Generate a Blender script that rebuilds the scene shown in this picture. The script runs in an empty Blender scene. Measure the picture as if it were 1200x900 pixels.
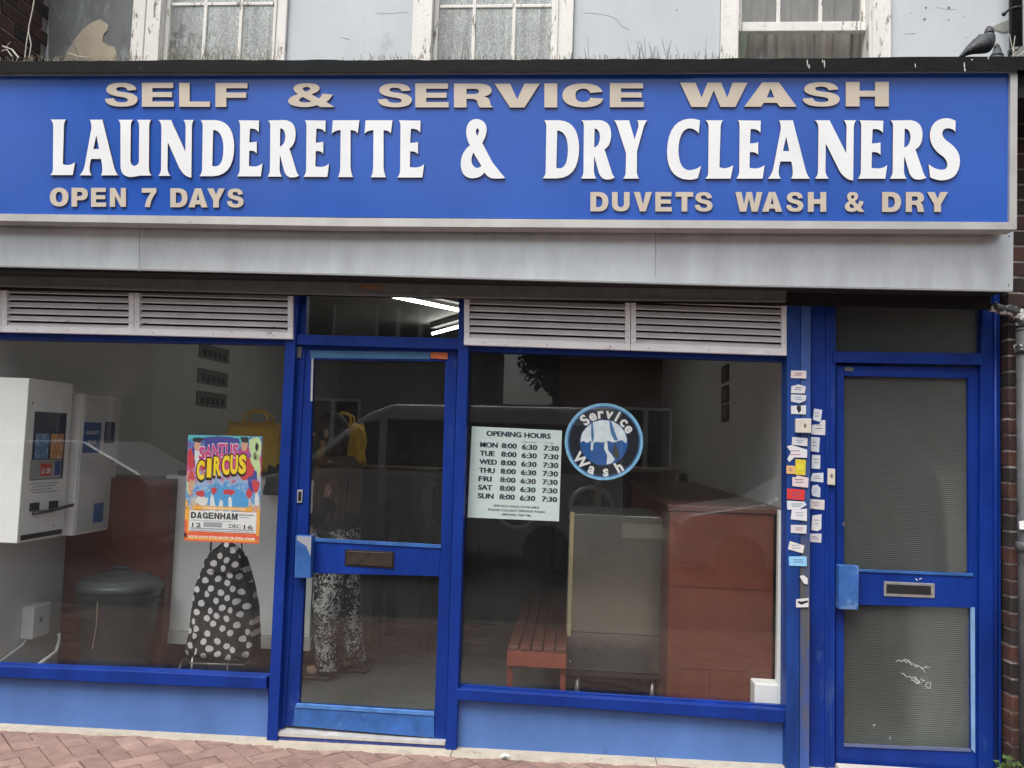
import bpy, bmesh, math, random, re
from mathutils import Vector, Matrix
random.seed(7)
S = bpy.context.scene
C = S.collection
R = math.radians
# ------------------------------------------------------------ camera
CAM_Y, CAM_Z, FPX = -4.2, 1.5, 1000.0
YAW, PITCH, ROLL = R(4.562), R(4.040), R(1.914)
fw = Vector((-math.sin(YAW)*math.cos(PITCH), math.cos(YAW)*math.cos(PITCH), math.sin(PITCH)))
rt0 = Vector((math.cos(YAW), math.sin(YAW), 0)); up0 = rt0.cross(fw)
rt = rt0*math.cos(ROLL)+up0*math.sin(ROLL); up = up0*math.cos(ROLL)-rt0*math.sin(ROLL)
cd = bpy.data.cameras.new('camera'); cam = bpy.data.objects.new('camera', cd); C.objects.link(cam)
cd.sensor_width = 36; cd.lens = FPX/1200*36; cd.clip_start = .05; cd.clip_end = 500
m = Matrix.Identity(4)
for i, v in enumerate((rt, up, -fw)):
    for j in range(3): m[j][i] = v[j]
m[0][3], m[1][3], m[2][3] = 0, CAM_Y, CAM_Z
cam.matrix_world = m; S.camera = cam
# ------------------------------------------------------------ sky, sun, exposure
W = bpy.data.worlds.new("World"); S.world = W; W.use_nodes = True
nt = W.node_tree; nt.nodes.clear()
sky = nt.nodes.new('ShaderNodeTexSky'); sky.sky_type = 'NISHITA'; sky.sun_disc = False
SUN_EL, SUN_AZ = R(60), R(206)
sky.sun_elevation = SUN_EL; sky.sun_rotation = SUN_AZ; sky.air_density = 1.0; sky.dust_density = 4.0; sky.ozone_density = 1
hs = nt.nodes.new('ShaderNodeHueSaturation'); hs.inputs['Saturation'].default_value = .33
bgd = nt.nodes.new('ShaderNodeBackground'); bgd.inputs[1].default_value = .105
wo = nt.nodes.new('ShaderNodeOutputWorld')
nt.links.new(sky.outputs[0], hs.inputs['Color']); nt.links.new(hs.outputs[0], bgd.inputs[0]); nt.links.new(bgd.outputs[0], wo.inputs[0])
sd = bpy.data.lights.new('sun', 'SUN'); sd.energy = 1.5; sd.angle = R(35); sd.color = (1, .985, .96)
sun = bpy.data.objects.new('sun', sd); C.objects.link(sun)
sdir = Vector((math.sin(SUN_AZ)*math.cos(SUN_EL), math.cos(SUN_AZ)*math.cos(SUN_EL), math.sin(SUN_EL)))
sun.rotation_euler = sdir.to_track_quat('Z', 'Y').to_euler(); sun.location = (-4, -12, 14)
S.view_settings.view_transform = 'Standard'; S.view_settings.look = 'None'; S.view_settings.gamma = 1
S.view_settings.exposure = 0.93
S.cycles.max_bounces = 10; S.cycles.transparent_max_bounces = 16

# ------------------------------------------------------------ helpers
def P(x, y, Y):
    """the point of the plane y = Y seen at pixel x, y of the 1200 x 900 photograph"""
    d = fw*FPX + rt*(x-600) - up*(y-450)
    t = (Y-CAM_Y)/d.y
    return Vector((0, CAM_Y, CAM_Z)) + d*t
def PZ(x, y, Z):
    d = fw*FPX + rt*(x-600) - up*(y-450)
    t = (Z-CAM_Z)/d.z
    return Vector((0, CAM_Y, CAM_Z)) + d*t

def PX(x, y, XX):
    d = fw*FPX + rt*(x-600) - up*(y-450)
    return Vector((0, CAM_Y, CAM_Z)) + d*(XX/d.x)

MATS = {}
def mat(name, col, rough=.6, metal=0, var=0.0, vscale=6, col2=None, c2amt=.5, c2scale=3, bump=0.0, bscale=80, stretch=(1, 1, 1), coat=0, spec=.5, bstretch=None, sharp=.08, chips=None):
    """one paint or surface: colour, soft variation, patches of a second colour, fine relief"""
    if name in MATS: return MATS[name]
    M = bpy.data.materials.new(name); M.use_nodes = True; t = M.node_tree; b = t.nodes['Principled BSDF']
    b.inputs['Roughness'].default_value = rough; b.inputs['Metallic'].default_value = metal
    b.inputs['Specular IOR Level'].default_value = spec; b.inputs['Coat Weight'].default_value = coat; b.inputs['Coat Roughness'].default_value = .08
    c4 = (*col, 1); b.inputs['Base Color'].default_value = c4
    geo = t.nodes.new('ShaderNodeNewGeometry')
    def mapped(st):
        mp = t.nodes.new('ShaderNodeMapping'); mp.inputs['Scale'].default_value = st; t.links.new(geo.outputs['Position'], mp.inputs[0]); return mp
    out = None
    if var:
        mp = mapped(stretch); n = t.nodes.new('ShaderNodeTexNoise'); n.inputs['Scale'].default_value = vscale; n.inputs['Detail'].default_value = 6; n.inputs['Roughness'].default_value = .65
        t.links.new(mp.outputs[0], n.inputs['Vector'])
        mx = t.nodes.new('ShaderNodeMix'); mx.data_type = 'RGBA'
        mx.inputs[6].default_value = (*[c*(1-var) for c in col], 1); mx.inputs[7].default_value = (*[min(1, c*(1+var)) for c in col], 1)
        mr = t.nodes.new('ShaderNodeMapRange'); mr.inputs[1].default_value = .3; mr.inputs[2].default_value = .7
        t.links.new(n.outputs[0], mr.inputs[0]); t.links.new(mr.outputs[0], mx.inputs[0]); out = mx.outputs[2]
        rr = t.nodes.new('ShaderNodeMapRange'); rr.inputs[3].default_value = max(.02, rough-.1); rr.inputs[4].default_value = min(1, rough+.12)
        t.links.new(n.outputs[0], rr.inputs[0]); t.links.new(rr.outputs[0], b.inputs['Roughness'])
    if col2:
        mp = mapped(stretch); n = t.nodes.new('ShaderNodeTexNoise'); n.inputs['Scale'].default_value = c2scale; n.inputs['Detail'].default_value = 8; n.inputs['Roughness'].default_value = .7
        t.links.new(mp.outputs[0], n.inputs['Vector'])
        mr = t.nodes.new('ShaderNodeMapRange'); mr.inputs[1].default_value = c2amt; mr.inputs[2].default_value = c2amt+sharp
        t.links.new(n.outputs[0], mr.inputs[0])
        mx = t.nodes.new('ShaderNodeMix'); mx.data_type = 'RGBA'; mx.inputs[6].default_value = c4; mx.inputs[7].default_value = (*col2, 1)
        if out: t.links.new(out, mx.inputs[6])
        t.links.new(mr.outputs[0], mx.inputs[0]); out = mx.outputs[2]
    if chips:   # small knocks through the paint
        n = t.nodes.new('ShaderNodeTexNoise'); n.inputs['Scale'].default_value = 26; n.inputs['Detail'].default_value = 5; n.inputs['Roughness'].default_value = .8
        t.links.new(geo.outputs['Position'], n.inputs['Vector']); mr = t.nodes.new('ShaderNodeMapRange'); mr.inputs[1].default_value = chips[1]; mr.inputs[2].default_value = chips[1]+.015
        t.links.new(n.outputs[0], mr.inputs[0]); mx = t.nodes.new('ShaderNodeMix'); mx.data_type = 'RGBA'; mx.inputs[6].default_value = c4; mx.inputs[7].default_value = (*chips[0], 1)
        if out: t.links.new(out, mx.inputs[6])
        t.links.new(mr.outputs[0], mx.inputs[0]); out = mx.outputs[2]
    if out: t.links.new(out, b.inputs['Base Color'])
    if bump:
        mp = mapped(bstretch or (1, 1, 1)); n = t.nodes.new('ShaderNodeTexNoise'); n.inputs['Scale'].default_value = bscale; n.inputs['Detail'].default_value = 4
        t.links.new(mp.outputs[0], n.inputs['Vector'])
        bp = t.nodes.new('ShaderNodeBump'); bp.inputs['Strength'].default_value = bump; bp.inputs['Distance'].default_value = .004
        t.links.new(n.outputs[0], bp.inputs['Height']); t.links.new(bp.outputs[0], b.inputs['Normal'])
    MATS[name] = M; return M
def emit(name, col, st):
    if name in MATS: return MATS[name]
    M = bpy.data.materials.new(name); M.use_nodes = True; b = M.node_tree.nodes['Principled BSDF']
    b.inputs['Base Color'].default_value = (*col, 1); b.inputs['Emission Color'].default_value = (*col, 1); b.inputs['Emission Strength'].default_value = st
    MATS[name] = M; return M
def glass(name, tint=(.985, .995, .99), base=.040, rough=0.0, dirt=.010):
    M = bpy.data.materials.new(name); M.use_nodes = True; t = M.node_tree; t.nodes.clear()
    o = t.nodes.new('ShaderNodeOutputMaterial'); mx = t.nodes.new('ShaderNodeMixShader'); tr = t.nodes.new('ShaderNodeBsdfTransparent'); gl = t.nodes.new('ShaderNodeBsdfGlossy')
    tr.inputs[0].default_value = (*tint, 1); gl.inputs['Roughness'].default_value = rough
    lw = t.nodes.new('ShaderNodeLayerWeight'); lw.inputs[0].default_value = .5
    pw = t.nodes.new('ShaderNodeMath'); pw.operation = 'POWER'; pw.inputs[1].default_value = 5; t.links.new(lw.outputs['Facing'], pw.inputs[0])
    ma = t.nodes.new('ShaderNodeMath'); ma.operation = 'MULTIPLY_ADD'; ma.inputs[1].default_value = .9; ma.inputs[2].default_value = base; t.links.new(pw.outputs[0], ma.inputs[0])
    t.links.new(ma.outputs[0], mx.inputs[0]); t.links.new(tr.outputs[0], mx.inputs[1]); t.links.new(gl.outputs[0], mx.inputs[2])
    # a film of street dust on the pane
    df = t.nodes.new('ShaderNodeBsdfDiffuse'); df.inputs[0].default_value = (.5, .5, .48, 1)
    n = t.nodes.new('ShaderNodeTexNoise'); n.inputs['Scale'].default_value = 5; n.inputs['Detail'].default_value = 8; n.inputs['Roughness'].default_value = .75
    g = t.nodes.new('ShaderNodeNewGeometry'); t.links.new(g.outputs['Position'], n.inputs['Vector'])
    mr = t.nodes.new('ShaderNodeMapRange'); mr.inputs[1].default_value = .35; mr.inputs[2].default_value = .8; mr.inputs[3].default_value = dirt*.4; mr.inputs[4].default_value = dirt*1.8
    t.links.new(n.outputs[0], mr.inputs[0])
    m2 = t.nodes.new('ShaderNodeMixShader'); t.links.new(mr.outputs[0], m2.inputs[0]); t.links.new(mx.outputs[0], m2.inputs[1]); t.links.new(df.outputs[0], m2.inputs[2])
    t.links.new(m2.outputs[0], o.inputs[0]); return M

class MB:
    def __init__(s): s.bm = bmesh.new(); s.mi = 0
    def poly(s, pts, mi=0):
        f = s.bm.faces.new([s.bm.verts.new(p) for p in pts]); f.material_index = mi; return f
    def box(s, a, b, bev=0, mi=0, shear=None):
        x0, x1 = sorted((a[0], b[0])); y0, y1 = sorted((a[1], b[1])); z0, z1 = sorted((a[2], b[2]))
        v = [s.bm.verts.new(p) for p in ((x0, y0, z0), (x1, y0, z0), (x1, y1, z0), (x0, y1, z0), (x0, y0, z1), (x1, y0, z1), (x1, y1, z1), (x0, y1, z1))]
        fs = [s.bm.faces.new([v[i] for i in q]) for q in ((0, 3, 2, 1), (4, 5, 6, 7), (0, 1, 5, 4), (1, 2, 6, 5), (2, 3, 7, 6), (3, 0, 4, 7))]
        for f in fs: f.material_index = mi
        if bev: bmesh.ops.bevel(s.bm, geom=list({e for f in fs for e in f.edges}), offset=bev, segments=2, affect='EDGES', profile=.5, material=-1)
        return s
    def prism(s, pts, depth, bev=0, mi=0):
        """outline pts (3-D, front, seen anticlockwise or clockwise) pushed back along +y"""
        n = len(pts); f0 = [s.bm.verts.new(p) for p in pts]; f1 = [s.bm.verts.new((p[0], p[1]+depth, p[2])) for p in pts]
        fs = [s.bm.faces.new(f0), s.bm.faces.new(f1[::-1])]
        for i in range(n): fs.append(s.bm.faces.new([f0[i], f1[i], f1[(i+1) % n], f0[(i+1) % n]][::-1]))
        for f in fs: f.material_index = mi
        bmesh.ops.recalc_face_normals(s.bm, faces=fs)
        if bev: bmesh.ops.bevel(s.bm, geom=list({e for f in fs for e in f.edges}), offset=bev, segments=2, affect='EDGES', profile=.5, material=-1)
        return s
    def tube(s, pts, r, n=8, cap=True, mi=0):
        pts = [Vector(p) for p in pts]; rs = r if isinstance(r, (list, tuple)) else [r]*len(pts); rings = []
        for i, p in enumerate(pts):
            d = (pts[min(i+1, len(pts)-1)]-pts[max(i-1, 0)]).normalized()
            a = d.cross(Vector((0, 0, 1)));  a = a if a.length > .1 else d.cross(Vector((0, 1, 0)))
            a.normalize(); b = d.cross(a)
            rings.append([s.bm.verts.new(p+(a*math.cos(2*math.pi*k/n)+b*math.sin(2*math.pi*k/n))*rs[i]) for k in range(n)])
        for i in range(len(rings)-1):
            for k in range(n):
                f = s.bm.faces.new([rings[i][k], rings[i][(k+1) % n], rings[i+1][(k+1) % n], rings[i+1][k]]); f.smooth = n > 5; f.material_index = mi
        if cap:
            for rg in (rings[0][::-1], rings[-1]):
                f = s.bm.faces.new(rg); f.material_index = mi
        return s
    def lathe(s, prof, c=(0, 0, 0), n=24, sx=1, sy=1, axis='z', mi=0):
        rings = []
        for r, h in prof:
            rg = []
            for k in range(n):
                a = 2*math.pi*k/n; x, y = r*math.cos(a)*sx, r*math.sin(a)*sy
                p = {'z': (x, y, h), 'y': (x, h, y), 'x': (h, x, y)}[axis]
                rg.append(s.bm.verts.new((c[0]+p[0], c[1]+p[1], c[2]+p[2])))
            rings.append(rg)
        for i in range(len(rings)-1):
            for k in range(n):
                f = s.bm.faces.new([rings[i][k], rings[i][(k+1) % n], rings[i+1][(k+1) % n], rings[i+1][k]]); f.smooth = True; f.material_index = mi
        for rg in (rings[0][::-1], rings[-1]):
            try: s.bm.faces.new(rg).material_index = mi
            except Exception: pass
        return s
    def ball(s, c, r, n=10, sc=(1, 1, 1), mi=0):
        prof = [(max(.0005, math.sin(math.pi*i/n))*r, -math.cos(math.pi*i/n)*r) for i in range(n+1)]
        k0 = len(s.bm.verts); s.lathe(prof, n=n+4, mi=mi); s.bm.verts.ensure_lookup_table()
        for v in list(s.bm.verts)[k0:]: v.co = Vector((v.co.x*sc[0]+c[0], v.co.y*sc[1]+c[1], v.co.z*sc[2]+c[2]))
        return s

WL = {}
def wloc(o): return WL.get(o.name, Vector((0, 0, 0))) if o else Vector((0, 0, 0))
def add(name, mb, mats, parent=None, origin=None, recalc=True, local=False):
    """link what mb holds as ONE mesh object; vertices are given in world space (or in the parent's space when local)"""
    bm = mb.bm if isinstance(mb, MB) else mb
    if recalc: bmesh.ops.recalc_face_normals(bm, faces=bm.faces)
    if origin is None:
        lo = Vector([min(v.co[i] for v in bm.verts) for i in range(3)]); hi = Vector([max(v.co[i] for v in bm.verts) for i in range(3)])
        origin = (lo+hi)/2
        if parent is None: origin.z = lo.z
    origin = Vector(origin)
    bmesh.ops.translate(bm, vec=-origin, verts=bm.verts)
    me = bpy.data.meshes.new(name); bm.to_mesh(me); bm.free()
    for x in (mats if isinstance(mats, (list, tuple)) else [mats]): me.materials.append(x)
    o = bpy.data.objects.new(name, me); C.objects.link(o)
    if parent is not None:
        o.parent = parent; o.location = origin if local else origin-wloc(parent)
        WL[o.name] = origin + (wloc(parent) if local else Vector((0, 0, 0)))
    else:
        o.location = origin; WL[o.name] = origin.copy()
    return o
def tag(o, label=None, cat=None, group=None, kind=None):
    if label: o['label'] = label
    if cat: o['category'] = cat
    if group: o['group'] = group
    if kind: o['kind'] = kind
    return o
def thing(name, loc, label, cat, group=None, rz=0):
    o = bpy.data.objects.new(name, None); C.objects.link(o); o.location = loc; o.rotation_euler = (0, 0, rz); o.empty_display_size = .1
    WL[o.name] = Vector(loc); return tag(o, label, cat, group)
def node(name, loc, parent):
    o = bpy.data.objects.new(name, None); C.objects.link(o); o.parent = parent; o.location = Vector(loc)-wloc(parent); WL[o.name] = Vector(loc); return o
def dup_tree(o, parent=None):
    c = o.copy(); C.objects.link(c); c.parent = parent
    for ch in list(o.children): dup_tree(ch, c)
    return c
def pp(pts, Y): return [P(x, y, Y) for x, y in pts]
def fpart(name, pts, Y, depth, m, parent, bev=.002):
    return add(name, MB().prism(pp(pts, Y), depth, bev), m, parent)
def inst(name, me, parent, loc, rot=(0, 0, 0), sc=(1, 1, 1)):
    o = bpy.data.objects.new(name, me); C.objects.link(o); o.parent = parent
    o.location = Vector(loc)-wloc(parent); o.rotation_euler = rot; o.scale = sc; WL[o.name] = Vector(loc); return o

# glyph outlines -------------------------------------------------
def parse(path):
    t = re.findall(r'[MLQCZ]|-?[0-9.]+', path); outs = []; cur = []; i = 0; cmd = None
    def f(): nonlocal i; v = float(t[i]); i += 1; return v
    while i < len(t):
        if t[i] in 'MLQCZ': cmd = t[i]; i += 1
        if cmd == 'Z': outs.append(cur); cur = []; continue
        if cmd == 'M': cur = [(f(), f())]; cmd = 'L'
        elif cmd == 'L': cur.append((f(), f()))
        elif cmd == 'Q':
            a = cur[-1]; b = (f(), f()); c = (f(), f())
            for k in range(1, 8): u = k/7; cur.append(tuple((1-u)**2*a[j]+2*u*(1-u)*b[j]+u*u*c[j] for j in (0, 1)))
        elif cmd == 'C':
            a = cur[-1]; b = (f(), f()); c = (f(), f()); d = (f(), f())
            for k in range(1, 9): u = k/8; cur.append(tuple((1-u)**3*a[j]+3*u*(1-u)**2*b[j]+3*u*u*(1-u)*c[j]+u**3*d[j] for j in (0, 1)))
    return outs
def fill2d(contours):
    """filled triangles of closed 2-D contours with holes (a throw-away curve object)"""
    cu = bpy.data.curves.new('tmp', 'CURVE'); cu.dimensions = '2D'; cu.fill_mode = 'FRONT'
    for c in contours:
        if len(c) > 1 and abs(c[0][0]-c[-1][0])+abs(c[0][1]-c[-1][1]) < 1e-6: c = c[:-1]
        sp = cu.splines.new('POLY'); sp.points.add(len(c)-1); sp.use_cyclic_u = True
        for p, q in zip(sp.points, c): p.co = (q[0], q[1], 0, 1)
    o = bpy.data.objects.new('tmp', cu); me = bpy.data.meshes.new_from_object(o)
    vs = [tuple(v.co) for v in me.vertices]; fs = [tuple(p.vertices) for p in me.polygons]
    bpy.data.objects.remove(o); bpy.data.curves.remove(cu); bpy.data.meshes.remove(me); return vs, fs
SERIF = {  # top, baseline, path (flared display capitals)
'L': (50, 374, 'M46 50 L136 50 Q126 62 124 90 L118 310 Q150 326 190 300 L176 374 L44 374 Q58 364 60 340 L62 90 Q62 64 46 50 Z'),
'A': (50, 376, 'M276 50 L350 50 L416 320 Q424 355 441 376 L341 376 Q358 355 342 280 L284 280 Q264 350 286 376 L217 376 Q238 355 246 320 L286 100 Q286 66 276 50 Z M314 140 L331 222 L297 222 Z'),
'U': (50, 376, 'M444 50 L530 50 Q516 62 516 90 L514 290 Q520 326 545 318 Q564 308 564 290 L566 90 Q564 62 552 50 L636 50 Q624 64 624 90 L622 330 Q622 360 637 376 L566 376 Q540 384 510 384 Q458 380 456 320 L456 90 Q456 64 444 50 Z'),
'N': (50, 378, 'M678 50 L752 50 L836 236 L838 90 Q836 62 824 50 L886 50 Q874 64 874 100 L871 388 Q830 386 800 330 L733 180 L731 330 Q732 360 748 378 L678 378 Q694 360 694 330 L696 90 Q694 64 678 50 Z'),
'D': (50, 382, 'M926 50 L1010 50 Q1115 56 1120 200 Q1122 376 1000 382 L918 382 Q934 364 934 340 L938 90 Q938 66 926 50 Z M998 108 L993 322 Q1058 342 1058 215 Q1056 112 998 108 Z'),
'E': (52, 386, 'M386 52 L508 54 L506 124 Q490 98 454 102 L450 184 Q480 184 494 178 L494 250 Q480 230 450 234 L448 324 Q500 336 528 308 L518 386 L378 386 Q394 368 394 340 L396 90 Q396 64 386 52 Z'),
'R': (55, 386, 'M170 56 L270 54 Q334 60 332 140 Q330 200 296 220 L330 330 Q338 366 352 380 Q330 394 300 390 Q272 384 262 340 L240 256 L238 340 Q240 370 252 386 L168 386 Q182 366 182 340 L184 90 Q184 66 170 56 Z M242 102 L240 210 Q270 200 272 150 Q270 104 242 102 Z'),
'T': (54, 388, 'M550 54 L706 54 L696 132 Q684 112 654 112 L654 330 Q658 370 668 388 L580 388 Q592 370 594 330 L596 112 Q560 112 544 134 Z'),
'&': (52, 366, 'M175 45 C205 45 236 65 232 110 Q228 145 208 175 L262 278 Q300 330 332 366 Q300 372 260 368 Q238 362 220 336 Q200 368 150 368 Q92 362 92 285 Q95 225 142 188 Q122 155 122 110 Q126 48 175 45 Z M182 95 Q194 100 190 118 L182 138 Q172 120 174 106 Z M160 228 Q150 250 150 270 Q152 306 180 312 Q196 310 204 300 Z'),
'Y': (52, 366, 'M922 52 L1002 52 L1032 155 L1052 90 Q1056 66 1046 52 L1100 52 Q1088 66 1080 90 L1045 220 L1044 330 Q1046 350 1056 366 L970 366 Q984 350 984 330 L986 230 L944 100 Q936 70 922 52 Z'),
'C': (70, 498, 'M318 72 L308 166 Q280 130 238 128 Q162 140 158 290 Q162 430 235 436 Q290 434 326 404 L302 494 Q270 506 235 506 Q74 500 74 300 Q80 70 240 58 Q290 58 318 72 Z'),
'S': (68, 500, 'M1134 72 L1132 152 Q1110 126 1075 126 Q1038 130 1036 166 Q1038 200 1080 228 Q1166 285 1166 370 Q1160 505 1040 512 Q990 512 948 490 L936 392 Q980 434 1040 434 Q1074 430 1074 395 Q1070 350 1020 320 Q946 260 946 180 Q950 62 1060 52 Q1100 52 1134 72 Z')}
SANS = {k: (0, 100, v) for k, v in {
'S': 'M96 30 L70 33 Q66 18 50 18 Q34 18 34 27 Q34 35 50 38 L66 41 Q100 48 100 70 Q98 100 52 100 Q2 100 0 67 L27 65 Q30 82 52 82 Q70 82 70 72 Q70 64 52 60 Q4 52 4 29 Q6 0 50 0 Q92 0 96 30 Z',
'E': 'M0 0 L96 0 L96 22 L32 22 L32 39 L92 39 L92 60 L32 60 L32 78 L98 78 L98 100 L0 100 Z',
'L': 'M0 0 L34 0 L34 78 L100 78 L100 100 L0 100 Z',
'F': 'M0 0 L100 0 L100 22 L34 22 L34 40 L96 40 L96 62 L34 62 L34 100 L0 100 Z',
'&': 'M40 0 Q68 0 68 22 Q68 36 50 46 L66 64 Q72 56 74 44 L96 48 Q92 66 82 78 L100 100 L70 100 L62 92 Q50 100 34 100 Q2 98 0 74 Q2 56 22 46 Q12 34 12 22 Q14 0 40 0 Z M40 16 Q32 16 32 24 Q32 30 38 36 Q48 30 48 23 Q46 16 40 16 Z M32 58 Q24 64 24 72 Q26 80 36 81 Q44 81 50 76 Z',
'R': 'M0 0 L60 0 Q96 0 96 30 Q96 48 76 54 Q90 58 92 76 Q93 94 100 100 L66 100 Q62 94 60 78 Q58 64 44 64 L32 64 L32 100 L0 100 Z M32 22 L32 44 L50 44 Q64 43 64 33 Q64 22 50 22 Z',
'V': 'M0 0 L34 0 L50 66 L66 0 L100 0 L66 100 L34 100 Z',
'I': 'M0 0 L100 0 L100 100 L0 100 Z',
'G': 'M98 34 L68 38 Q64 22 50 22 Q32 24 32 50 Q32 78 52 78 Q66 78 69 66 L52 66 L52 46 L100 46 L100 100 L80 100 L78 90 Q68 100 48 100 Q2 98 0 50 Q2 2 50 0 Q92 1 98 34 Z',
'M': 'M0 0 L36 0 L50 62 L64 0 L100 0 L100 100 L74 100 L74 34 L60 100 L40 100 L26 34 L26 100 L0 100 Z',
'C': 'M98 36 L68 40 Q64 22 50 22 Q32 24 32 50 Q32 77 50 78 Q66 78 68 60 L100 64 Q94 100 50 100 Q2 98 0 50 Q2 2 50 0 Q92 1 98 36 Z',
'W': 'M0 0 L23 0 L32 62 L41 0 L61 0 L70 62 L78 0 L100 0 L82 100 L60 100 L50 32 L40 100 L17 100 Z',
'A': 'M34 0 L66 0 L100 100 L68 100 L62 84 L37 84 L32 100 L0 100 Z M50 24 L57 62 L43 62 Z',
'H': 'M0 0 L32 0 L32 36 L68 36 L68 0 L100 0 L100 100 L68 100 L68 60 L32 60 L32 100 L0 100 Z',
'O': 'M50 0 C82 0 100 20 100 50 C100 80 82 100 50 100 C18 100 0 80 0 50 C0 20 18 0 50 0 Z M50 22 C38 22 32 32 32 50 C32 68 38 78 50 78 C62 78 68 68 68 50 C68 32 62 22 50 22 Z',
'P': 'M0 0 L58 0 Q98 1 100 33 Q98 66 58 66 L34 66 L34 100 L0 100 Z M34 22 L34 45 L50 45 Q66 44 66 33.5 Q66 22 50 22 Z',
'N': 'M0 0 L32 0 L68 58 L68 0 L100 0 L100 100 L68 100 L32 42 L32 100 L0 100 Z',
'7': 'M0 0 L100 0 L100 22 Q62 55 56 100 L22 100 Q28 56 64 24 L0 24 Z',
'D': 'M0 0 L50 0 Q98 2 100 50 Q98 98 50 100 L0 100 Z M32 22 L32 78 L46 78 Q66 76 67 50 Q66 24 46 22 Z',
'Y': 'M0 0 L36 0 L50 34 L64 0 L100 0 L66 62 L66 100 L34 100 L34 62 Z',
'U': 'M0 0 L32 0 L32 62 Q34 78 50 78 Q66 78 68 62 L68 0 L100 0 L100 62 Q98 100 50 100 Q2 100 0 62 Z',
'T': 'M0 0 L100 0 L100 24 L66 24 L66 100 L34 100 L34 24 L0 24 Z'}.items()}
GL = {}
def glyph(fontname, ch):
    k = (fontname, ch)
    if k not in GL:
        top, base, path = (SERIF if fontname == 'serif' else SANS)[ch]
        cs = parse(path); xs = [p[0] for c in cs for p in c]; x0, x1 = min(xs), max(xs)
        cs = [[((p[0]-x0)/(x1-x0), (p[1]-top)/(base-top)) for p in c] for c in cs]
        GL[k] = (fill2d(cs), cs)
    return GL[k]
def letter(ch, fontname, x0, x1, yt, yb, Y, th, m, parent):
    (vs, fs), cs = glyph(fontname, ch); bm = bmesh.new()
    f = [bm.verts.new(P(x0+(x1-x0)*v[0], yt+(yb-yt)*v[1], Y)) for v in vs]
    for q in fs: bm.faces.new([f[i] for i in q])
    for c in cs:   # the cut edge of the letter
        ring = [P(x0+(x1-x0)*p[0], yt+(yb-yt)*p[1], Y) for p in c]
        a = [bm.verts.new(p) for p in ring]; b = [bm.verts.new(p+Vector((0, th, 0))) for p in ring]
        for i in range(len(a)):
            j = (i+1) % len(a)
            if (a[i].co-a[j].co).length > 1e-6: bm.faces.new([a[i], a[j], b[j], b[i]]).material_index = 1
    bmesh.ops.remove_doubles(bm, verts=bm.verts, dist=1e-5)
    return add('letter', bm, m, parent)
TXT = {}
def txt(s, off=0.0):
    """2-D outline text: (verts, faces, width) at cap height about .7"""
    if (s, off) not in TXT:
        cu = bpy.data.curves.new('tmp', 'FONT'); cu.body = s; cu.offset = off; cu.resolution_u = 3
        o = bpy.data.objects.new('tmp', cu); me = bpy.data.meshes.new_from_object(o)
        vs = [tuple(v.co) for v in me.vertices]; fs = [tuple(p.vertices) for p in me.polygons]
        bpy.data.objects.remove(o); bpy.data.curves.remove(cu); bpy.data.meshes.remove(me)
        xs = [v[0] for v in vs] or [0]; x0 = min(xs)
        TXT[(s, off)] = ([(v[0]-x0, v[1]) for v in vs], fs, max(xs)-x0)
    return TXT[(s, off)]
def put_text(mb, s, fn, x0, yb, h, w=None, align='l', off=.02, mi=0):
    """fn maps (u, v) in sheet units to world; x0, yb, h, w in sheet units (v down)"""
    vs, fs, tw = txt(s, off); k = h/.72; kw = (w/tw) if w else k
    dx = x0 - (tw*kw/2 if align == 'c' else tw*kw if align == 'r' else 0)
    vv = [mb.bm.verts.new(fn(dx+v[0]*kw, yb-v[1]*k)) for v in vs]
    for q in fs:
        try: mb.bm.faces.new([vv[i] for i in q]).material_index = mi
        except ValueError: pass
def quadmap(tl, tr, br, bl, Y):
    def f(u, v, dy=0):
        a = (tl[0]+(tr[0]-tl[0])*u, tl[1]+(tr[1]-tl[1])*u); b = (bl[0]+(br[0]-bl[0])*u, bl[1]+(br[1]-bl[1])*u)
        return P(a[0]+(b[0]-a[0])*v, a[1]+(b[1]-a[1])*v, Y+dy)
    return f
#BODY
# ------------------------------------------------------------ materials
blue = mat('frame_blue_paint', (.0035, .029, .215), .42, var=.3, spec=.28, chips=((.22, .27, .36), .715), vscale=5, col2=(.03, .07, .24), c2amt=.62, c2scale=7, bump=.15, bscale=60, stretch=(1, 1, .35))
blue_worn = mat('worn_light_blue_paint', (.030, .115, .36), .42, var=.3, vscale=9, col2=(.10, .20, .38), c2amt=.6, c2scale=14, bump=.2, bscale=90)
pillar_blue = mat('scuffed_pillar_paint', (.010, .052, .25), .5, var=.35, spec=.3, chips=((.25, .27, .30), .70), vscale=5, col2=(.07, .09, .14), c2amt=.6, c2scale=4, stretch=(1, 1, .25), bump=.2)
riser_blue = mat('pale_blue_panel_paint', (.085, .175, .43), .55, var=.16, spec=.3, chips=((.03, .05, .14), .72), vscale=3, col2=(.05, .10, .27), c2amt=.64, c2scale=9, bump=.15, bscale=40, stretch=(1, 1, .5))
sign_blue = mat('sign_blue_acrylic', (.024, .095, .42), .16, spec=.45, var=.10, vscale=2, col2=(.05, .13, .50), c2amt=.68, c2scale=12, coat=0, bump=.02, bscale=3)
alu = mat('dull_aluminium', (.50, .49, .47), .5, metal=.5, var=.12, vscale=6, col2=(.30, .29, .27), c2amt=.64, c2scale=10)
galv = mat('galvanised_sheet', (.76, .80, .81), .34, metal=.7, var=.12, vscale=7, col2=(.43, .47, .48), c2amt=.63, c2scale=4, bump=.08, bscale=20, stretch=(1, 1, .25))
rail_m = mat('grimy_grey_rail', (.20, .198, .185), .6, metal=.2, var=.25, vscale=12, col2=(.20, .18, .15), c2amt=.62, c2scale=20)
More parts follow.
